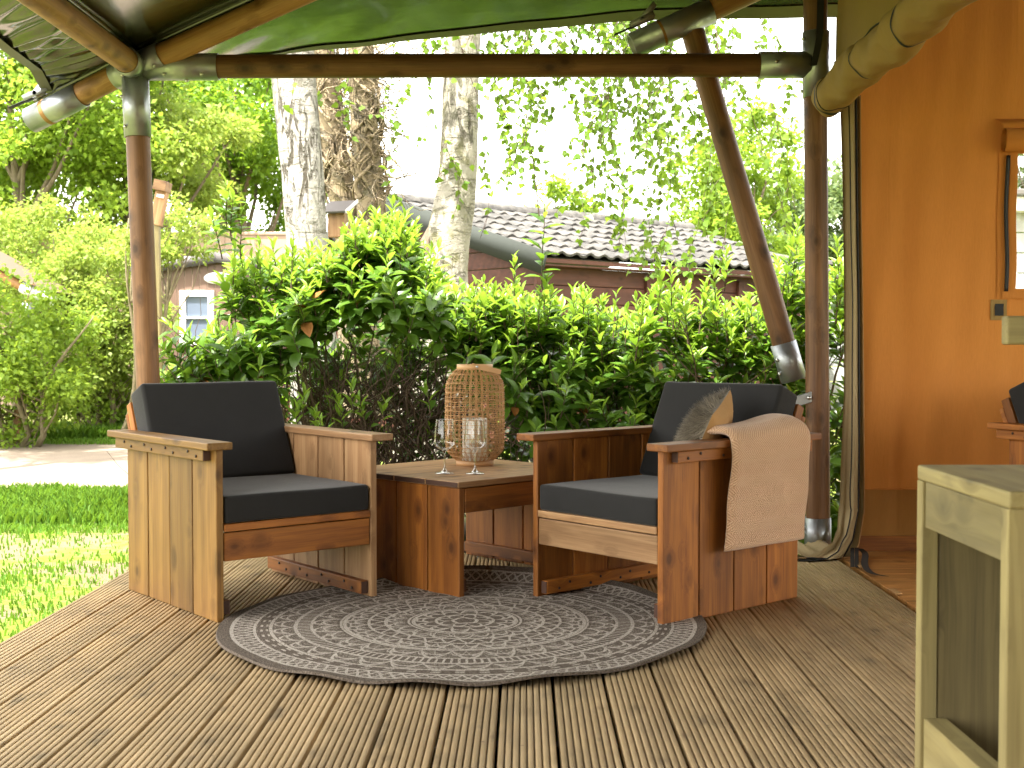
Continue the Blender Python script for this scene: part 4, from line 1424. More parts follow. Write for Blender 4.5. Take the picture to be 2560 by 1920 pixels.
# --- neighbouring tent at far left
NY = 14.4
nt_ = empty('neighbour_tent', tuple(PD(20, 800, NY).xy) + (GZ,), 0, label='neighbouring tent eave with a pole and pale strapped tails at the left edge', cat='tent')
bs = nt_.location.copy()
def Ln(p): return Vector(p) - bs
a = PD(-120, 520, NY); b = PD(95, 632, NY)
mb = MB(); mb.grid(10, 2, lambda u, v: Ln(a.lerp(b, u)) + Vector((0, -.12 + v * 1.6, .03 - .02 * v))); mb.build('fly', M['twig'], nt_, True)
pole('rafter', a + Vector((0, 0, -.08)), b + Vector((0, 0, -.06)), .06, M['pole_light'], nt_, base=bs)
p_ = pole('post', Vector((PD(30, 800, NY).x, NY, GZ)), PD(66, 612, NY), .05, M['pale_z'], nt_, base=bs)
Lp = Lz(p_); ends(p_, Lp - .5, Lp - .22, .064)
pole('post', Vector((a.x, NY, GZ)), a, .06, M['pole_light'], nt_, base=bs)
o = pole('sleeve', b + Vector((-.25, -.02, .06)), b + Vector((.12, -.02, -.10)), .065, M['white'], nt_, base=bs)
ribbon('strap', [Ln(PD(60, 655, NY)), Ln(PD(72, 645, NY)), Ln(PD(84, 636, NY))], .06, (0, 0, 1), M['black'], nt_)

# --- wooden lamp post
LY = 12.5
lb = PD(339, 800, LY)
lp = empty('lamp_post', (lb.x, LY, GZ), 0, label='wooden lamp post with slanted head just right of the left tent post', cat='lamp post')
zt_ = PD(345, 470, LY).z - GZ
plank('post', (0, 0, zt_ / 2), (.08, .08, zt_), M['grey_z'], lp)
Ml = Matrix.Translation((.045, 0, zt_ + .13)) @ Matrix.Rotation(R(12), 4, 'Y')
plank('head', (0, 0, 0), (.105, .12, .42), M['pale_z'], lp, M=Ml)
plank('cap', (0, -.04, .18), (.125, .22, .10), M['pale_x'], lp, M=Ml)
plank('lamp_lens', (.01, -.075, .08), (.07, .03, .035), M['lens'], lp, M=Ml)

# --- nesting box on the ivy-wrapped trunk
by = 8.9
bb = PD(735, 480, by)
nb_ = empty('nesting_box', tuple(bb), R(-20), label='small timber nesting box with dark shingle roof right of the white birch', cat='nesting box')
plank('body', (0, 0, -.02), (.13, .13, .18), M['pale_z'], nb_)
plank('roof', (0, -.03, .105), (.21, .20, .016), M['greytrim'], nb_, rot=Matrix.Rotation(R(28), 3, 'X'), bevel=.002)
plank('roof_edge', (.108, -.03, .105), (.012, .205, .022), M['white'], nb_, rot=Matrix.Rotation(R(28), 3, 'X'), bevel=.002)
plank('bracket', (0, .10, -.05), (.04, .08, .3), M['pale_z'], nb_)

# --- dark tub under the hedge, seen past the table
g0 = PD(903, 1000, 7.2)
mb = MB(); mb.lathe([(.001, .30), (.10, .285), (.17, .24), (.205, .16), (.21, .0), (.20, 0)], 32)
o = mb.build('upturned_tub', M['pot'], None, True); o.location = (g0.x, 7.2, GZ + .0); o.scale = (1, 1, 1.45)
tag(o, 'dark grey upturned tub under the laurel hedge behind the table', 'tub')

# ================================================================== TREES AND PLANTS
def frames(axis, nrm):
    a = axis / (np.linalg.norm(axis, axis=1)[:, None] + 1e-9)
    s = np.cross(a, nrm); s /= np.linalg.norm(s, axis=1)[:, None] + 1e-9
    n_ = np.cross(s, a)
    return a, s, n_
QUAD = (np.array([(0, 0, 0), (.45, .5, .06), (1, 0, -.05), (.45, -.5, .06)]), np.array([(0, 1, 2, 3)]))
_b = [(0, 0, 0), (.28, .46, .02), (.62, .30, 0), (1.0, 0, -.06), (.62, -.30, 0), (.28, -.46, .02), (.4, 0, -.03)]
BIRCH = (np.array(_b), np.array([(0, 6, 1), (1, 6, 2), (2, 6, 3), (3, 6, 4), (4, 6, 5), (5, 6, 0)]))
_l = []
for t, wd_ in ((0, .02), (.14, .26), (.36, .47), (.6, .48), (.82, .30), (1.0, .0)):
    bend = -.20 * t * t
    for s in (-1, 0, 1):
        _l.append((t * .98, s * wd_, bend + (.10 * wd_ * 2 if s else 0)))
_f = []
for i in range(5):
    for j in range(2):
        k = i * 3 + j
        _f.append((k, k + 1, k + 4, k + 3))
LAUREL = (np.array(_l), np.array(_f))
def leaves(mb, pos, axis, nrm, length, width, tmpl=QUAD, m=0):
    tv, tf_ = tmpl
    a, s, n_ = frames(axis, nrm)
    k = len(pos); length = np.broadcast_to(length, (k,)); width = np.broadcast_to(width, (k,))
    V = pos[:, None, :] + a[:, None, :] * (tv[None, :, 0, None] * length[:, None, None]) + s[:, None, :] * (tv[None, :, 1, None] * width[:, None, None]) + n_[:, None, :] * (tv[None, :, 2, None] * length[:, None, None])
    Fx = (tf_[None] + (np.arange(k) * len(tv))[:, None, None]).reshape(-1, tf_.shape[1])
    mb.add(V.reshape(-1, 3), Fx, m)

def unit(k):
    v = rng.normal(size=(k, 3)); return v / np.linalg.norm(v, axis=1)[:, None]

def crown_pts(center, rad, clumps, n_, cr):
    """clump centres inside an ellipsoid, then points inside the clumps"""
    d = unit(clumps) * (rng.random((clumps, 1)) ** .45)
    cc_ = np.array(center) + d * np.array(rad)
    rr = cr * (.6 + .8 * rng.random(clumps))
    pick = rng.choice(clumps, n_, p=rr ** 2 / (rr ** 2).sum())
    off = unit(n_) * (rng.random((n_, 1)) ** .6)
    off[:, 2] *= .75
    return cc_, cc_[pick] + off * rr[pick][:, None], off

def make_tree(name, label, cat, group, x, y, center, rad, clumps, n_, cr, leaf, mat, tr, bark, multi=1, loc_label=None):
    """a trunk (or several stems) with limbs into the clumps, and a leafy crown"""
    t = empty(name, (x, y, GZ), 0, label=label, cat=cat, group=group)
    base = np.array([x, y, GZ])
    c = np.array(center)
    cc_, pts_, off = crown_pts(c, rad, clumps, n_, cr)
    mb = MB()
    for s in range(multi):
        sx = (s - (multi - 1) / 2) * .35 if multi > 1 else 0
        topc = c - base + np.array([sx * 2.2, 0, rad[2] * .45])
        b0_ = np.array([sx * .5, rng.normal() * .05, -.05])
        path_ = []
        for i in range(9):
            f = i / 8
            p = b0_ + (topc - b0_) * f + np.array([math.sin(f * 5 + s) * .12, math.cos(f * 4 + s) * .1, 0]) * (f > 0)
            path_.append(p)
        mb.tube(path_, [tr * (1 - .8 * i / 8) for i in range(9)], 8)
        for q_ in cc_[s::multi][:16]:
            q_ = q_ - base
            h = max(.15, min(.95, (q_[2] - .3 * rad[2]) / max(.2, topc[2])))
            p0 = np.array(path_[int(h * 8 * .75)])
            mid = (p0 + q_) / 2 + np.array([0, 0, -.08 * rad[2]]) + rng.normal(size=3) * .06
            mb.tube([p0, mid, q_], [tr * .35, tr * .22, tr * .08], 6, cap=False)
    mb.build('trunk', bark, t, True)
    ax_ = unit(n_) + off * .6 + np.array([0, 0, -.35]); nr = unit(n_) * .8 + np.array([.2, -.25, .9])
    L_ = leaf * (.65 + .7 * rng.random(n_))
    mb = MB(); leaves(mb, pts_ - base, ax_, nr, L_, L_ * .62)
    mb.build('crown', mat, t)
    return t
TG = 'trees beyond the path'
def treeD(name, label, dx, dy, Y, rad, clumps, n_, cr, leaf, mat, tr, bark, **kw):
    c = PD(dx, dy, Y)
    return make_tree(name, label, kw.pop('cat', 'tree'), kw.pop('group', TG), c.x + kw.pop('sx', 0), Y, tuple(c), rad, clumps, n_, cr, leaf, mat, tr, bark, **kw)
treeD('broadleaf_tree', 'bright green tree filling the upper left corner behind the shrubs', 40, 260, 23, (2.7, 2.0, 2.9), 100, 24000, .58, .125, M['leaf_bright'], .18, M['barkbrown'])
treeD('broadleaf_tree', 'yellow green feathery tree behind the left tent post', 300, 300, 24, (2.0, 1.6, 2.6), 80, 20000, .48, .11, M['leaf_lime'], .15, M['barkbrown'])
treeD('broadleaf_tree', 'darker green tree with sky gaps left of the white birch', 520, 330, 28, (2.4, 2.0, 3.0), 66, 17000, .55, .13, M['leaf_mid'], .2, M['barkbrown'])
treeD('broadleaf_tree', 'tall green tree high above the pale cabin', 430, 180, 31, (2.8, 2.0, 3.0), 62, 14000, .62, .14, M['leaf_mid'], .2, M['barkbrown'])
treeD('broadleaf_tree', 'dense tree low at the far left behind the neighbouring tent', -20, 470, 26, (2.6, 2.0, 2.6), 60, 14000, .62, .14, M['leaf_mid'], .2, M['barkbrown'])
treeD('broadleaf_tree', 'rounded green tree standing behind the shed roof left of the leaning brace', 1590, 430, 27, (1.75, 1.5, 2.0), 60, 13000, .42, .12, M['leaf_bright'], .13, M['barkbrown'])
treeD('broadleaf_tree', 'small tree top peeping over the shed ridge', 1212, 470, 24, (.65, .6, .75), 22, 2200, .25, .12, M['leaf_bright'], .06, M['barkbrown'])
treeD('poplar', 'pale far tree between the brace and the right post', 1700, 520, 48, (2.4, 2, 3.0), 50, 7000, .7, .22, M['leaf_far'], .2, M['barkbrown'])
treeD('poplar', 'pale far tree right of the right post', 1830, 500, 50, (2.6, 2, 3.4), 50, 8000, .75, .22, M['leaf_far'], .2, M['barkbrown'])
treeD('poplar', 'far tree seen through the tent window', 2240, 420, 42, (3.4, 2, 4.6), 60, 9000, .9, .24, M['leaf_far'], .2, M['barkbrown'])
treeD('poplar', 'far tree low over the right end of the shed roof', 1610, 590, 46, (3.0, 2, 1.8), 50, 7000, .7, .22, M['leaf_far'], .2, M['barkbrown'])
SG = 'shrubs along the far side of the path'
treeD('shrub', 'light green shrub with bare grey stems left of the tent post', 190, 690, 16.0, (.95, .8, 1.25), 90, 19000, .27, .062, M['leaf_lime'], .045, M['stem'], cat='shrub', group=SG, multi=3)
treeD('shrub', 'green shrub growing round the neighbouring tent pole', 35, 775, 14.1, (.9, .75, 1.05), 80, 16000, .27, .062, M['leaf_bright'], .04, M['stem'], cat='shrub', group=SG, multi=3)
treeD('shrub', 'pale sprawling shrub reaching across in front of the brown mobile home', 372, 505, 15.0, (.62, .6, .40), 34, 3000, .15, .06, M['leaf_lime'], .035, M['stem'], cat='shrub', group=SG, multi=2, sx=-.6)
treeD('shrub', 'low shrub at the foot of the left tent post', 215, 850, 16.5, (.8, .7, .6), 50, 9000, .24, .06, M['leaf_bright'], .03, M['stem'], cat='shrub', group=SG, multi=3)
treeD('shrub', 'lime shrub above the neighbouring tent eave', 90, 560, 17.5, (1.3, .9, .75), 64, 13000, .30, .065, M['leaf_lime'], .05, M['stem'], cat='shrub', group=SG, multi=2)

treeD('broadleaf_tree', 'tall tree left of the path, its crown casting the dappled shade there', -420, -1500, 10.2, (1.9, 1.3, 1.3), 26, 3800, .40, .13, M['leaf_bright'], .14, M['barkbrown'])
# yucca
yb = PD(22, 922, 14.9)
yu = empty('yucca', (yb.x, 14.9, GZ), 0, label='spiky yucca clump at the left edge beside the path', cat='plant')
for k in range(26):
    a = random.uniform(0, 6.28); el = random.uniform(.35, 1.45); L_ = random.uniform(.35, .6)
    mb = MB(); d = Vector((math.cos(a) * math.cos(el), math.sin(a) * math.cos(el), math.sin(el)))
    sd_ = d.cross(Vector((0, 0, 1))).normalized()
    def yl(u, v):
        return d * L_ * v + Vector((0, 0, -.22 * L_ * v * v * math.cos(el))) + sd_ * (u - .5) * .055 * (1 - v) ** .6 + Vector((0, 0, .012 * abs(u - .5)))
    mb.grid(2, 5, yl); mb.build('leaf', M['yucca'], yu)

# ---- birches
def trunk(points, radii, mat, parent, base, seg=28, rough=.05):
    pts_ = [Vector(p) - base for p in points]
    n_ = 40; mb = MB()
    def fn(u, v):
        t = v * (len(pts_) - 1); i = min(len(pts_) - 2, int(t)); f = t - i
        a = pts_[max(0, i - 1)]; b = pts_[i]; c = pts_[i + 1]; d = pts_[min(len(pts_) - 1, i + 2)]
        q = .5 * ((2 * b) + (c - a) * f + (2 * a - 5 * b + 4 * c - d) * f * f + (3 * b - a - 3 * c + d) * f ** 3)
        r = radii[i] + (radii[i + 1] - radii[i]) * f
        an = u * 2 * math.pi
        r *= 1 + rough * (math.sin(an * 3 + v * 7) * .5 + math.sin(an * 5 - v * 13) * .35 + math.sin(v * 60 + an) * .18)
        return q + Vector((math.cos(an) * r, math.sin(an) * r, 0))
    mb.grid(seg, n_, fn)
    return mb.build('trunk', mat, parent, True)
def birch(label, pts_, radii, mat, group='birches between hedge and shed', cat='birch tree', name='birch_tree'):
    b = Vector((pts_[0].x, pts_[0].y, GZ))
    t = empty(name, tuple(b), 0, label=label, cat=cat, group=group)
    trunk(pts_, radii, mat, t, b)
    return t, b
y1 = 8.4
t1, bA = birch('thick white birch trunk rising from the left half of the hedge', [PD(690, 1000, y1) * 1, PD(675, 700, y1), PD(664, 560, y1), PD(655, 400, y1), PD(642, 240, y1), PD(632, 100, y1), PD(626, -150, y1), PD(622, -450, y1)],
               [.20, .15, .132, .142, .146, .15, .14, .12], M['birch'])
y2 = 9.0
t2, bB = birch('mossy white birch trunk with a flared foot in the middle of the view', [PD(935, 1000, y2), PD(945, 640, y2), PD(962, 540, y2), PD(983, 420, y2), PD(993, 300, y2), PD(997, 180, y2), PD(1002, 60, y2), PD(1008, -150, y2), PD(1015, -420, y2)],
               [.30, .22, .165, .145, .133, .13, .125, .11, .09], M['birch_moss'])
mb = MB(); mb.tube([PD(905, 640, y2 - .05) - bB, PD(925, 540, y2 - .05) - bB, PD(952, 470, y2 - .03) - bB, PD(965, 400, y2) - bB], [.12, .085, .05, .02], 12)
mb.build('side_stem', M['barkbrown'], t2, True)
y3 = 9.5
t3, bC = birch('pale trunk wrapped in bare ivy stems just right of the thick birch', [PD(765, 900, y3), PD(755, 560, y3), PD(738, 420, y3), PD(722, 300, y3), PD(705, 180, y3), PD(690, 40, y3), PD(670, -300, y3)], [.12, .10, .10, .10, .098, .095, .08], M['bark'], cat='tree', name='ivy_tree')
t4, bD = birch('dark trunk strangled by twisted ivy stems left of the mossy birch', [PD(815, 900, y3 - .2), PD(808, 560, y3 - .2), PD(800, 420, y3 - .2), PD(790, 300, y3 - .2), PD(783, 180, y3 - .2), PD(778, 40, y3 - .2), PD(770, -300, y3 - .2)], [.13, .115, .105, .10, .10, .095, .08], M['bark'], cat='tree', name='ivy_tree')
def ivy(t, b, pts_, n_, r_, spread):
    """bare climbing stems wound round a trunk, with twigs sticking out"""
    pts_ = [Vector(p) for p in pts_]
    mb = MB()
    for k in range(n_):
        a0 = random.uniform(0, 6.28); tw = random.uniform(-5, 5); ph = random.uniform(0, 6)
        t0 = random.uniform(0, .6); t1_ = min(1, t0 + random.uniform(.25, .7))
        path_ = []
        for i in range(26):
            v = t0 + (t1_ - t0) * i / 25
            tt = v * (len(pts_) - 1); j = min(len(pts_) - 2, int(tt)); c = pts_[j].lerp(pts_[j + 1], tt - j)
            a = a0 + tw * v + .7 * math.sin(v * 21 + ph)
            rr = r_ + .018 + .018 * math.sin(v * 30 + ph)
            path_.append(c + Vector((math.cos(a) * rr, math.sin(a) * rr, 0)) - b)
        w0_ = random.uniform(.006, .019)
        mb.tube(path_, [w0_ * (1 - .5 * i / 25) for i in range(26)], 6, cap=False)
    for k in range(n_ * 7):
        v = random.uniform(.25, 1)
        tt = v * (len(pts_) - 1); j = min(len(pts_) - 2, int(tt)); c = pts_[j].lerp(pts_[j + 1], tt - j)
        a = random.uniform(-1.2, 1.2) if random.random() < .65 else random.uniform(0, 6.28)
        d = Vector((math.cos(a) * 1, math.sin(a) - .3, random.uniform(-.35, .4)))
        p = c + d.normalized() * r_; path_ = [p - b]
        L_ = random.uniform(.12, spread)
        for i in range(6):
            d = (d + Vector((random.uniform(-.7, .7), random.uniform(-.5, .5), random.uniform(-.7, .6)))).normalized()
            p = p + d * L_ / 5; path_.append(p - b)
        w0_ = random.uniform(.003, .006)
        mb.tube(path_, [w0_ * (1 - .7 * i / 6) for i in range(7)], 4, cap=False)
    tag(mb.build('ivy_stems', M['bark'], t, True), kind='stuff')
ivy(t3, bC, [PD(755, 560, y3), PD(738, 420, y3), PD(722, 300, y3), PD(705, 180, y3), PD(692, 60, y3)], 24, .10, .35)
ivy(t4, bD, [PD(808, 560, y3 - .2), PD(800, 420, y3 - .2), PD(790, 300, y3 - .2), PD(783, 180, y3 - .2), PD(778, 60, y3 - .2)], 26, .105, .62)

# hanging birch twigs: each strand a part of its tree
def strand(t, b, top_, length, dens=1.0, sway=.06, name='hanging_twig', leafl=.052):
    p = Vector(top_); n_ = max(6, int(length / .055)); path_ = [p.copy()]
    vx = random.uniform(-.25, .25); vy_ = random.uniform(-.15, .15)
    for i in range(n_):
        vx = vx * .9 + random.uniform(-.16, .16); vy_ = vy_ * .9 + random.uniform(-.12, .12)
        p = p + Vector((vx * sway * 1.3, vy_ * sway, -length / n_))
        path_.append(p.copy())
    mb = MB()
    mb.tube([q - b for q in path_], [.0045 * (1 - .7 * i / n_) for i in range(n_ + 1)], 4, cap=False)
    pos = []; axs = []
    def put(q):
        k = random.choice((1, 2, 2, 3))
        for _ in range(k):
            pos.append(tuple(q - b + Vector((random.uniform(-.012, .012), random.uniform(-.012, .012), random.uniform(-.012, .012)))))
            axs.append((random.uniform(-.8, .8), random.uniform(-.8, .8), random.uniform(-1.2, .15)))
    for i in range(1, n_ + 1):
        if random.random() < .75 * dens: put(path_[i])
        if random.random() < .36 * dens:
            q = path_[i].copy(); d = Vector((random.uniform(-1, 1), random.uniform(-.7, .7), random.uniform(-1.0, .2))).normalized()
            tw = [q - b]
            for s in range(random.randint(2, 4)):
                d = (d + Vector((0, 0, -.35))).normalized()
                q = q + d * .055; tw.append(q - b)
                if random.random() < .85 * dens: put(q)
            mb.tube(tw, .0024, 3, cap=False)
    if pos:
        pos = np.array(pos); axs = np.array(axs); k = len(pos)
        L_ = leafl * (.7 + .6 * rng.random(k))
        leaves(mb, pos, axs, unit(k) + np.array([0, -.6, .4]), L_, L_ * .85, BIRCH, 1)
    return mb.build(name, [M['redtwig'], M['birchleaf']], t)
def limb(t, b, pts_, r0_, r1_):
    mb = MB(); n_ = len(pts_)
    mb.tube([Vector(p) - b for p in pts_], [r0_ + (r1_ - r0_) * i / (n_ - 1) for i in range(n_)], 8)
    return mb.build('branch', M['barkbrown'], t, True)
yS = 8.3
limb(t2, bB, [PD(1010, -250, y2), PD(1120, -340, 8.8), PD(1250, -360, 8.5), PD(1400, -330, 8.35), PD(1560, -250, 8.3), PD(1640, -160, 8.3)], .07, .012)
limb(t2, bB, [PD(1008, -150, y2), PD(1080, -220, 8.8), PD(1150, -240, 8.5), PD(1230, -180, 8.4)], .05, .012)
limb(t2, bB, [PD(1005, -100, y2), PD(960, -150, 8.7), PD(900, -120, 8.5)], .04, .012)
limb(t1, bA, [PD(624, -250, y1), PD(700, -330, 8.2), PD(820, -300, 8.2), PD(900, -200, 8.2)], .05, .012)
def strands(t, b, lst):
    for dx, dy_end, dens in lst:
        Y = yS + random.uniform(-.35, .35)
        top_ = PD(dx + random.uniform(-12, 12), -230 + random.uniform(-60, 60), Y)
        end = PD(dx, dy_end, Y)
        strand(t, b, top_, top_.z - end.z, dens)
strands(t2, bB, [(1045, 330, 1), (1060, 420, 1.1), (1075, 380, 1.1), (1090, 300, 1), (1105, 410, 1), (1120, 360, 1), (1140, 250, .9), (1160, 200, .8), (1185, 150, .8),
                 (1200, 130, .7), (1255, 260, 1), (1270, 470, 1.1), (1285, 520, 1.1), (1300, 420, 1.1), (1315, 530, 1.1), (1330, 480, 1.1), (1345, 380, 1), (1360, 300, .8),
                 (1385, 300, .8), (1400, 400, .8), (1415, 350, .8), (1430, 540, 1), (1445, 560, 1.3), (1460, 540, 1.3), (1475, 580, 1.3), (1490, 560, 1.3), (1505, 520, 1.2), (1520, 580, 1.2), (1535, 470, 1), (1550, 330, 1), (1565, 250, 1), (1580, 220, .9), (1595, 270, .8),
                 (955, 480, .6), (925, 500, .8), (905, 470, .8), (890, 330, .5)])
for k in range(20):
    strands(t2, bB, [(random.uniform(1040, 1600), random.uniform(70, 290), 1.0)])
strands(t1, bA, [(612, 232, .8), (625, 170, .7), (735, 240, .6), (775, 265, .6), (850, 150, .7), (880, 140, .7), (925, 150, .7)])

# ---- laurel hedge: three bushes
HYF = 6.72
prof_x = [385, 420, 450, 482, 500, 560, 640, 700, 750, 800, 860, 900, 950, 1000, 1100, 1180, 1250, 1300, 1400, 1430, 1560, 1600, 1680, 1700, 1760, 1820, 1990]
prof_y = [835, 795, 745, 690, 545, 560, 560, 555, 520, 485, 480, 530, 615, 620, 615, 600, 620, 650, 650, 625, 620, 655, 590, 570, 580, 610, 640]
px_w = [PD(a, 700, 7.0).x for a in prof_x]; pz_w = [PD(700, b + (28 if a > 960 and a < 1660 else 0), 7.0).z for a, b in zip(prof_x, prof_y)]
def topz(x): return float(np.interp(x, px_w, pz_w))
def lowz(x):
    dx = 1106 + x / 7.0 * F / K
    yv = np.interp(dx, [360, 600, 640, 700, 800, 950, 1010, 1090, 1150, 1700, 1990], [870, 880, 800, 730, 710, 740, 860, 900, 980, 1180, 1250])
    return PD(700, yv, 7.0).z
class Bush:
    def __init__(s, label, x0, x1):
        s.x0, s.x1 = x0, x1
        s.base = Vector(((x0 + x1) / 2, 7.25, GZ))
        s.t = empty('laurel_bush', tuple(s.base), 0, label=label, cat='laurel bush', group='laurels in the hedge')
        s.pos = []; s.ax = []; s.nr = []; s.L = []; s.W = []; s.y = []
        s.stems = MB()
    def shoot(s, base, d, length, n_, ll, young=.3, stem=True):
        p = Vector(base); d = Vector(d).normalized(); path_ = [p.copy()]
        st = 6
        for i in range(st):
            d = (d + Vector((random.uniform(-.12, .12), random.uniform(-.12, .12), .10))).normalized()
            p = p + d * length / st; path_.append(p.copy())
        if stem: s.stems.tube([q - s.base for q in path_], [.0042 * (1 - .6 * i / st) for i in range(st + 1)], 5, cap=False)
        ph = random.uniform(0, 6.28)
        for k in range(n_):
            f = .12 + .88 * (k + .5) / n_
            t = f * st; i = min(st - 1, int(t)); q = path_[i].lerp(path_[i + 1], t - i)
            td = (path_[i + 1] - path_[i]).normalized()
            a = ph + k * 2.4
            e1_ = td.cross(Vector((.3, .8, .5))).normalized(); e2_ = td.cross(e1_)
            out = e1_ * math.cos(a) + e2_ * math.sin(a)
            tip = f > 1 - young
            op = (.95 - .65 * max(0, (f - (1 - young)) / young)) if tip else random.uniform(.85, 1.35)
            ax_ = out * math.sin(op) + td * math.cos(op) + Vector((random.uniform(-.15, .15), random.uniform(-.15, .15), random.uniform(-.2, .05) if not tip else .1))
            nr = td - out * .3 + Vector((0, -.25, .75))
            sc2 = ll * random.uniform(.75, 1.15) * (1 - .38 * max(0, (f - .6) / .4) * (1 if tip else .3))
            s.pos.append(tuple(q)); s.ax.append(tuple(ax_)); s.nr.append(tuple(nr)); s.L.append(sc2); s.W.append(sc2 * random.uniform(.40, .53) * (.72 if tip else 1)); s.y.append(tip)
    def finish(s):
        pos = np.array(s.pos); ax_ = np.array(s.ax); nr = np.array(s.nr); L_ = np.array(s.L); Wd = np.array(s.W); yg = np.array(s.y)
        a, sd_, n_ = frames(ax_, nr)
        vis = pos[:, 1] - .25 * L_ / .1 - .10 * pos[:, 2]
        px_ = 1280 + pos[:, 0] / pos[:, 1] * F; py_ = 865 - (pos[:, 2] - 1) / pos[:, 1] * F
        vis[(px_ < 0) | (px_ > 2560) | (py_ > 1080)] = 99
        order = np.argsort(vis + rng.random(len(vis)) * .10)
        one = order[:300]; rest = order[300:]
        base_np = np.array(s.base)
        for j in one:
            A = a[j]; B = sd_[j]; N_ = n_[j]
            Mx = Matrix(((A[0] * L_[j], B[0] * Wd[j], N_[0] * L_[j], pos[j][0] - base_np[0]),
                         (A[1] * L_[j], B[1] * Wd[j], N_[1] * L_[j], pos[j][1] - base_np[1]),
                         (A[2] * L_[j], B[2] * Wd[j], N_[2] * L_[j], pos[j][2] - base_np[2]), (0, 0, 0, 1)))
            link('leaf', leaf_me[2 if random.random() < .012 else 1 if yg[j] else 0], s.t, Mx)
        mb = MB()
        for q, mi in ((~yg, 0), (yg, 1)):
            k = rest[q[rest]]
            leaves(mb, pos[k] - base_np, ax_[k], nr[k], L_[k], Wd[k], LAUREL, mi)
        tag(mb.build('foliage', [M['laurel'], M['laurel_young']], s.t, True), kind='stuff')
        tag(s.stems.build('twigs', M['twig'], s.t, True), kind='stuff')
leaf_me = []
M['deadleaf'] = leafmat('dead_leaf', (.20, .075, .018), (.28, .12, .03), (.3, .12, .02), .2, .6, .2)
for mt in ('laurel', 'laurel_young', 'deadleaf'):
    mb = MB(); mb.add(LAUREL[0], LAUREL[1]); leaf_me.append(mb.mesh('leaf', M[mt], True))
bushes = [Bush('tall spreading laurel bush behind the left armchair, bare stems below', PD(360, 700, 7).x, PD(955, 700, 7).x),
          Bush('laurel bush behind the lantern with upright pale shoots and one tall sprig', PD(955, 700, 7).x, PD(1390, 700, 7).x),
          Bush('laurel bush behind the reddish armchair, reaching to the door flap', PD(1390, 700, 7).x, PD(1990, 700, 7).x)]
for b in bushes:
    span = b.x1 - b.x0
    left = b is bushes[0]
    # front face and top
    nfront = int(330 * span / 1.9)
    for k in range(nfront):
        x = random.uniform(b.x0, b.x1); zt_ = topz(x) - .10 + random.uniform(-.10, .05); zl = lowz(x)
        if zt_ <= zl: continue
        f = random.random() ** .75
        z = zl + (zt_ - zl) * f
        y = HYF + .10 + .42 * max(0, f - .35) + random.uniform(-.04, .35)
        d = (random.uniform(-.55, .55), -.75 + .55 * f + random.uniform(-.2, .2), .45 + .75 * f)
        b.shoot((x, y, z - .05), d, random.uniform(.12, .24), random.randint(8, 13), random.uniform(.105, .15), young=.22 if f < .75 else .35)
    for k in range(int(130 * span / 1.9)):       # depth behind
        x = random.uniform(b.x0, b.x1); zt_ = topz(x) - .12; zl = lowz(x) + .05
        if zt_ <= zl: continue
        z = random.uniform(zl, zt_); y = HYF + random.uniform(.45, 1.0)
        b.shoot((x, y, z - .05), (random.uniform(-.6, .6), random.uniform(-.6, .5), .7), random.uniform(.15, .28), random.randint(8, 12), random.uniform(.11, .15), stem=False)
    for k in range(int(85 * span / 1.9)):        # upright pale shoots along the top
        x = random.uniform(b.x0, b.x1); zt_ = topz(x)
        y = HYF + random.uniform(.12, .75)
        L_ = random.uniform(.12, .34)
        zt_ += random.uniform(-.05, .07)
        b.shoot((x, y, zt_ - L_ * random.uniform(.7, 1.05)), (random.uniform(-.25, .25), random.uniform(-.25, .15), 1), L_, random.randint(9, 13), random.uniform(.075, .105), young=.85)
    if b is not bushes[2]:                                     # shaded leaves low at the back
        for k in range(150):
            x = random.uniform(max(b.x0, PD(560, 700, 7).x), b.x1); z = random.uniform(-.1, .95); y = HYF + random.uniform(.85, 1.35)
            b.shoot((x, y, z), (random.uniform(-.8, .8), random.uniform(-.6, .3), .5), random.uniform(.15, .28), random.randint(8, 12), random.uniform(.11, .15), stem=False, young=0)
    # main stems, each its own piece, rising from the ground
    ns = 14 if left else 8
    for k in range(ns):
        x = random.uniform(b.x0 + .1 * span, b.x1 - .05 * span); y = random.uniform(7.1, 7.5)
        p = Vector((x, y, GZ - .02)); d = Vector((random.uniform(-.4, .4), random.uniform(-.25, .1), 1)).normalized(); path_ = [p - b.base]
        H = max(.4, (topz(x) - GZ) * .85)
        for i in range(9):
            d = (d + Vector((random.uniform(-.22, .22), random.uniform(-.10, .12), .12))).normalized(); p = p + d * H / 9; path_.append(p - b.base)
        r0_ = random.uniform(.010, .021)
        mb = MB(); mb.tube(path_, [r0_ * (1 - .85 * i / 9) for i in range(10)], 7); mb.build('stem', M['stem'], b.t, True)
    # bare twigs inside
    for k in range(int((950 if left else 260) * span / 1.9)):
        x = random.uniform(b.x0, b.x1) if not left or random.random() < .3 else random.uniform(PD(620, 700, 7).x, PD(960, 700, 7).x)
        z0_ = random.uniform(GZ, .75); y = random.uniform(6.85, 7.6)
        p = Vector((x, y, z0_)); d = Vector((random.uniform(-.8, .8), random.uniform(-.6, .4), random.uniform(.2, 1))).normalized(); path_ = [p - b.base]
        L_ = random.uniform(.25, .7)
        for i in range(7):
            d = (d + Vector((random.uniform(-.45, .45), random.uniform(-.35, .35), random.uniform(-.2, .35)))).normalized(); p = p + d * L_ / 7; path_.append(p - b.base)
        r0_ = random.uniform(.002, .0065)
        b.stems.tube(path_, [r0_ * (1 - .7 * i / 7) for i in range(8)], 4, cap=False)
        if random.random() < .10: b.shoot(p, d, .10, random.randint(3, 6), random.uniform(.05, .09), young=.9)
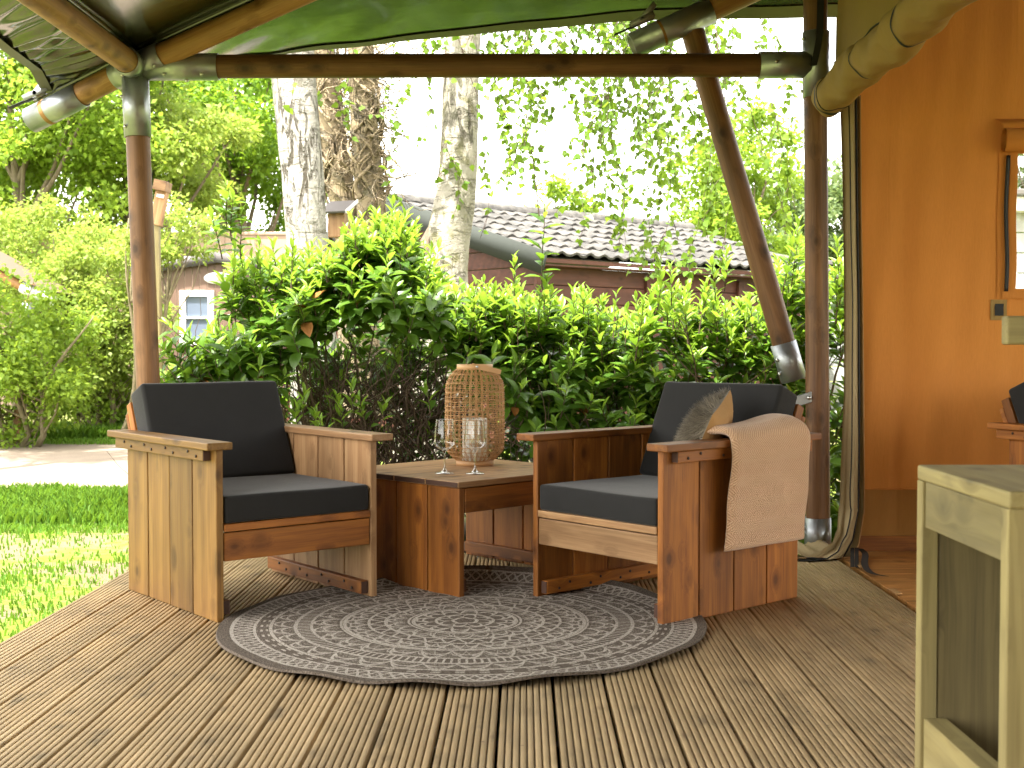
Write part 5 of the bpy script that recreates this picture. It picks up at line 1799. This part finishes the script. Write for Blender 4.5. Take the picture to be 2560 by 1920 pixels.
# pale sprigs low on the left bush, the tall sprig, side sprays
for dx, dy, n_ in ((790, 890, 9), (740, 905, 8), (690, 915, 9), (655, 880, 7), (765, 860, 6), (820, 900, 6), (640, 910, 8), (930, 870, 6)):
    p = PD(dx, dy + 30, 6.75); bushes[0].shoot(p, (random.uniform(-.3, .3), -.35, 1), .17, n_, .095, young=.8)
p = PD(1172, 640, 6.85); bushes[1].shoot(p, (.02, 0, 1), .50, 15, .125, young=.2)
p = PD(1165, 470, 6.87); bushes[1].shoot(p, (-.03, 0, 1), .62, 12, .035, young=.3)
p = PD(1110, 640, 6.8); bushes[1].shoot(p, (.05, -.1, 1), .22, 12, .08, young=.9)
for dx, dy in ((1420, 640), (1450, 630), (1545, 620), (1565, 600)): bushes[2].shoot(PD(dx, dy + 30, 6.8), (.1, -.1, 1), .22, 12, .085, young=.9)
for dx, dy, L_ in ((1690, 640, .34), (1710, 620, .36), (1745, 640, .3), (1815, 650, .34), (1805, 700, .3)): bushes[2].shoot(PD(dx, dy, 6.85), (.05, -.1, 1), L_, 16, .10, young=.6)
for dx, dy in ((500, 480), (480, 520), (520, 520), (490, 450)): bushes[0].shoot(PD(dx, dy + 40, 6.9), (-.1, -.1, 1), .24, 13, .115, young=.3)
for dx, dy in ((370, 770), (385, 800), (400, 740), (420, 820), (375, 830), (410, 780), (440, 760)): bushes[0].shoot(PD(dx + 30, dy + 10, 6.8), (-.8, -.2, .35), .22, 11, .115, young=.25)
for b in bushes: b.finish()
# ground cover leaves just behind the deck
# ---- grass
def grass(name, n_, fx, hfun, mat, dens=None):
    xs, ys = fx(n_)
    if dens is not None:
        keep = rng.random(len(xs)) < dens(xs, ys); xs, ys = xs[keep], ys[keep]
    k = len(xs); h = hfun(xs, ys) * (.6 + .8 * rng.random(k))
    a = rng.random(k) * 6.28; lean_ = rng.random(k) * .6
    wv = .0035 + .003 * rng.random(k)
    dx, dy = np.cos(a), np.sin(a)
    B = np.stack([xs, ys, np.full(k, GZ)], 1)
    s = np.stack([-dy, dx, np.zeros(k)], 1) * wv[:, None]
    mid = B + np.stack([dx * h * lean_ * .3, dy * h * lean_ * .3, h * .6], 1)
    tip = B + np.stack([dx * h * lean_, dy * h * lean_, h * (1 - .3 * lean_)], 1)
    V = np.stack([B - s, B + s, mid + s * .8, tip, mid - s * .8], 1).reshape(-1, 3)
    Fx = (np.arange(k) * 5)[:, None] + np.array([0, 1, 2, 3, 4])
    mb = MB(); mb.add(V, Fx)
    return tag(mb.build(name, mat), kind='stuff')
def blob(x, y): return .5 + .5 * np.sin(x * 1.9 + 1.3 * np.sin(y * 1.4)) * np.sin(y * 2.3 + 1.1 * np.sin(x * 1.7))
def near(n_): return rng.uniform(-6.2, -1.80, n_), 3.2 + 6.5 * rng.random(n_)
def dens1(x, y):
    d = .25 + .75 * blob(x, y) ** 1.2
    d = np.where((y > 6.3) & (y < 7.6), d * .35, d)
    d = np.where((y > 4.3) & (y <= 6.3), d * .5, d)
    d = np.where((y > 7.6), 1.0, d)
    return d
def h1(x, y): return np.where(y > 7.9, .11 * (.6 + .4 * blob(x * 2, y)), .020 + .02 * blob(x, y))
grass('grass', 95000, near, h1, M['grassblade'], dens1)
grass('grass', 16000, lambda n_: (rng.uniform(-9, -1, n_), rng.uniform(14.4, 16.5, n_)), lambda x, y: .05 + .10 * (y > 15.1), M['grassblade'])
# low edging of stones under the hedge
se = empty('stone_edging', (-.15, 6.55, GZ), 0, label='low edging of dark stones under the hedge, glimpsed below the table', cat='edging')
for k in range(7):
    mb = MB(); s_ = random.uniform(.07, .11)
    sx_, sy_, sz_ = s_ * 1.3, s_, s_ * .6
    mb.lathe([(.001, 0), (sx_ * .8, .005), (sx_, sz_ * .5), (sx_ * .75, sz_), (.001, sz_ * 1.05)], 9)
    mb.build('stone', M['stone'], se, False, Matrix.Translation((-.31 + .21 * (k % 4) + random.uniform(-.02, .02), random.uniform(-.02, .02), 0 if k < 4 else .062)) @ Matrix.Rotation(random.random() * 3, 4, 'Z'))

# flecks of dry leaf on the deck
k = 60
fx = rng.uniform(-1.7, 1.5, k); fy = rng.uniform(2.7, 5.8, k)
mb = MB(); sz = .006 + .010 * rng.random(k)
leaves(mb, np.stack([fx, fy, np.full(k, .004)], 1), unit(k) * np.array([1, 1, .1]), np.tile([0.05, 0.05, 1.], (k, 1)), sz, sz * .6)
tag(mb.build('leaf_litter', M['twig']), kind='stuff')
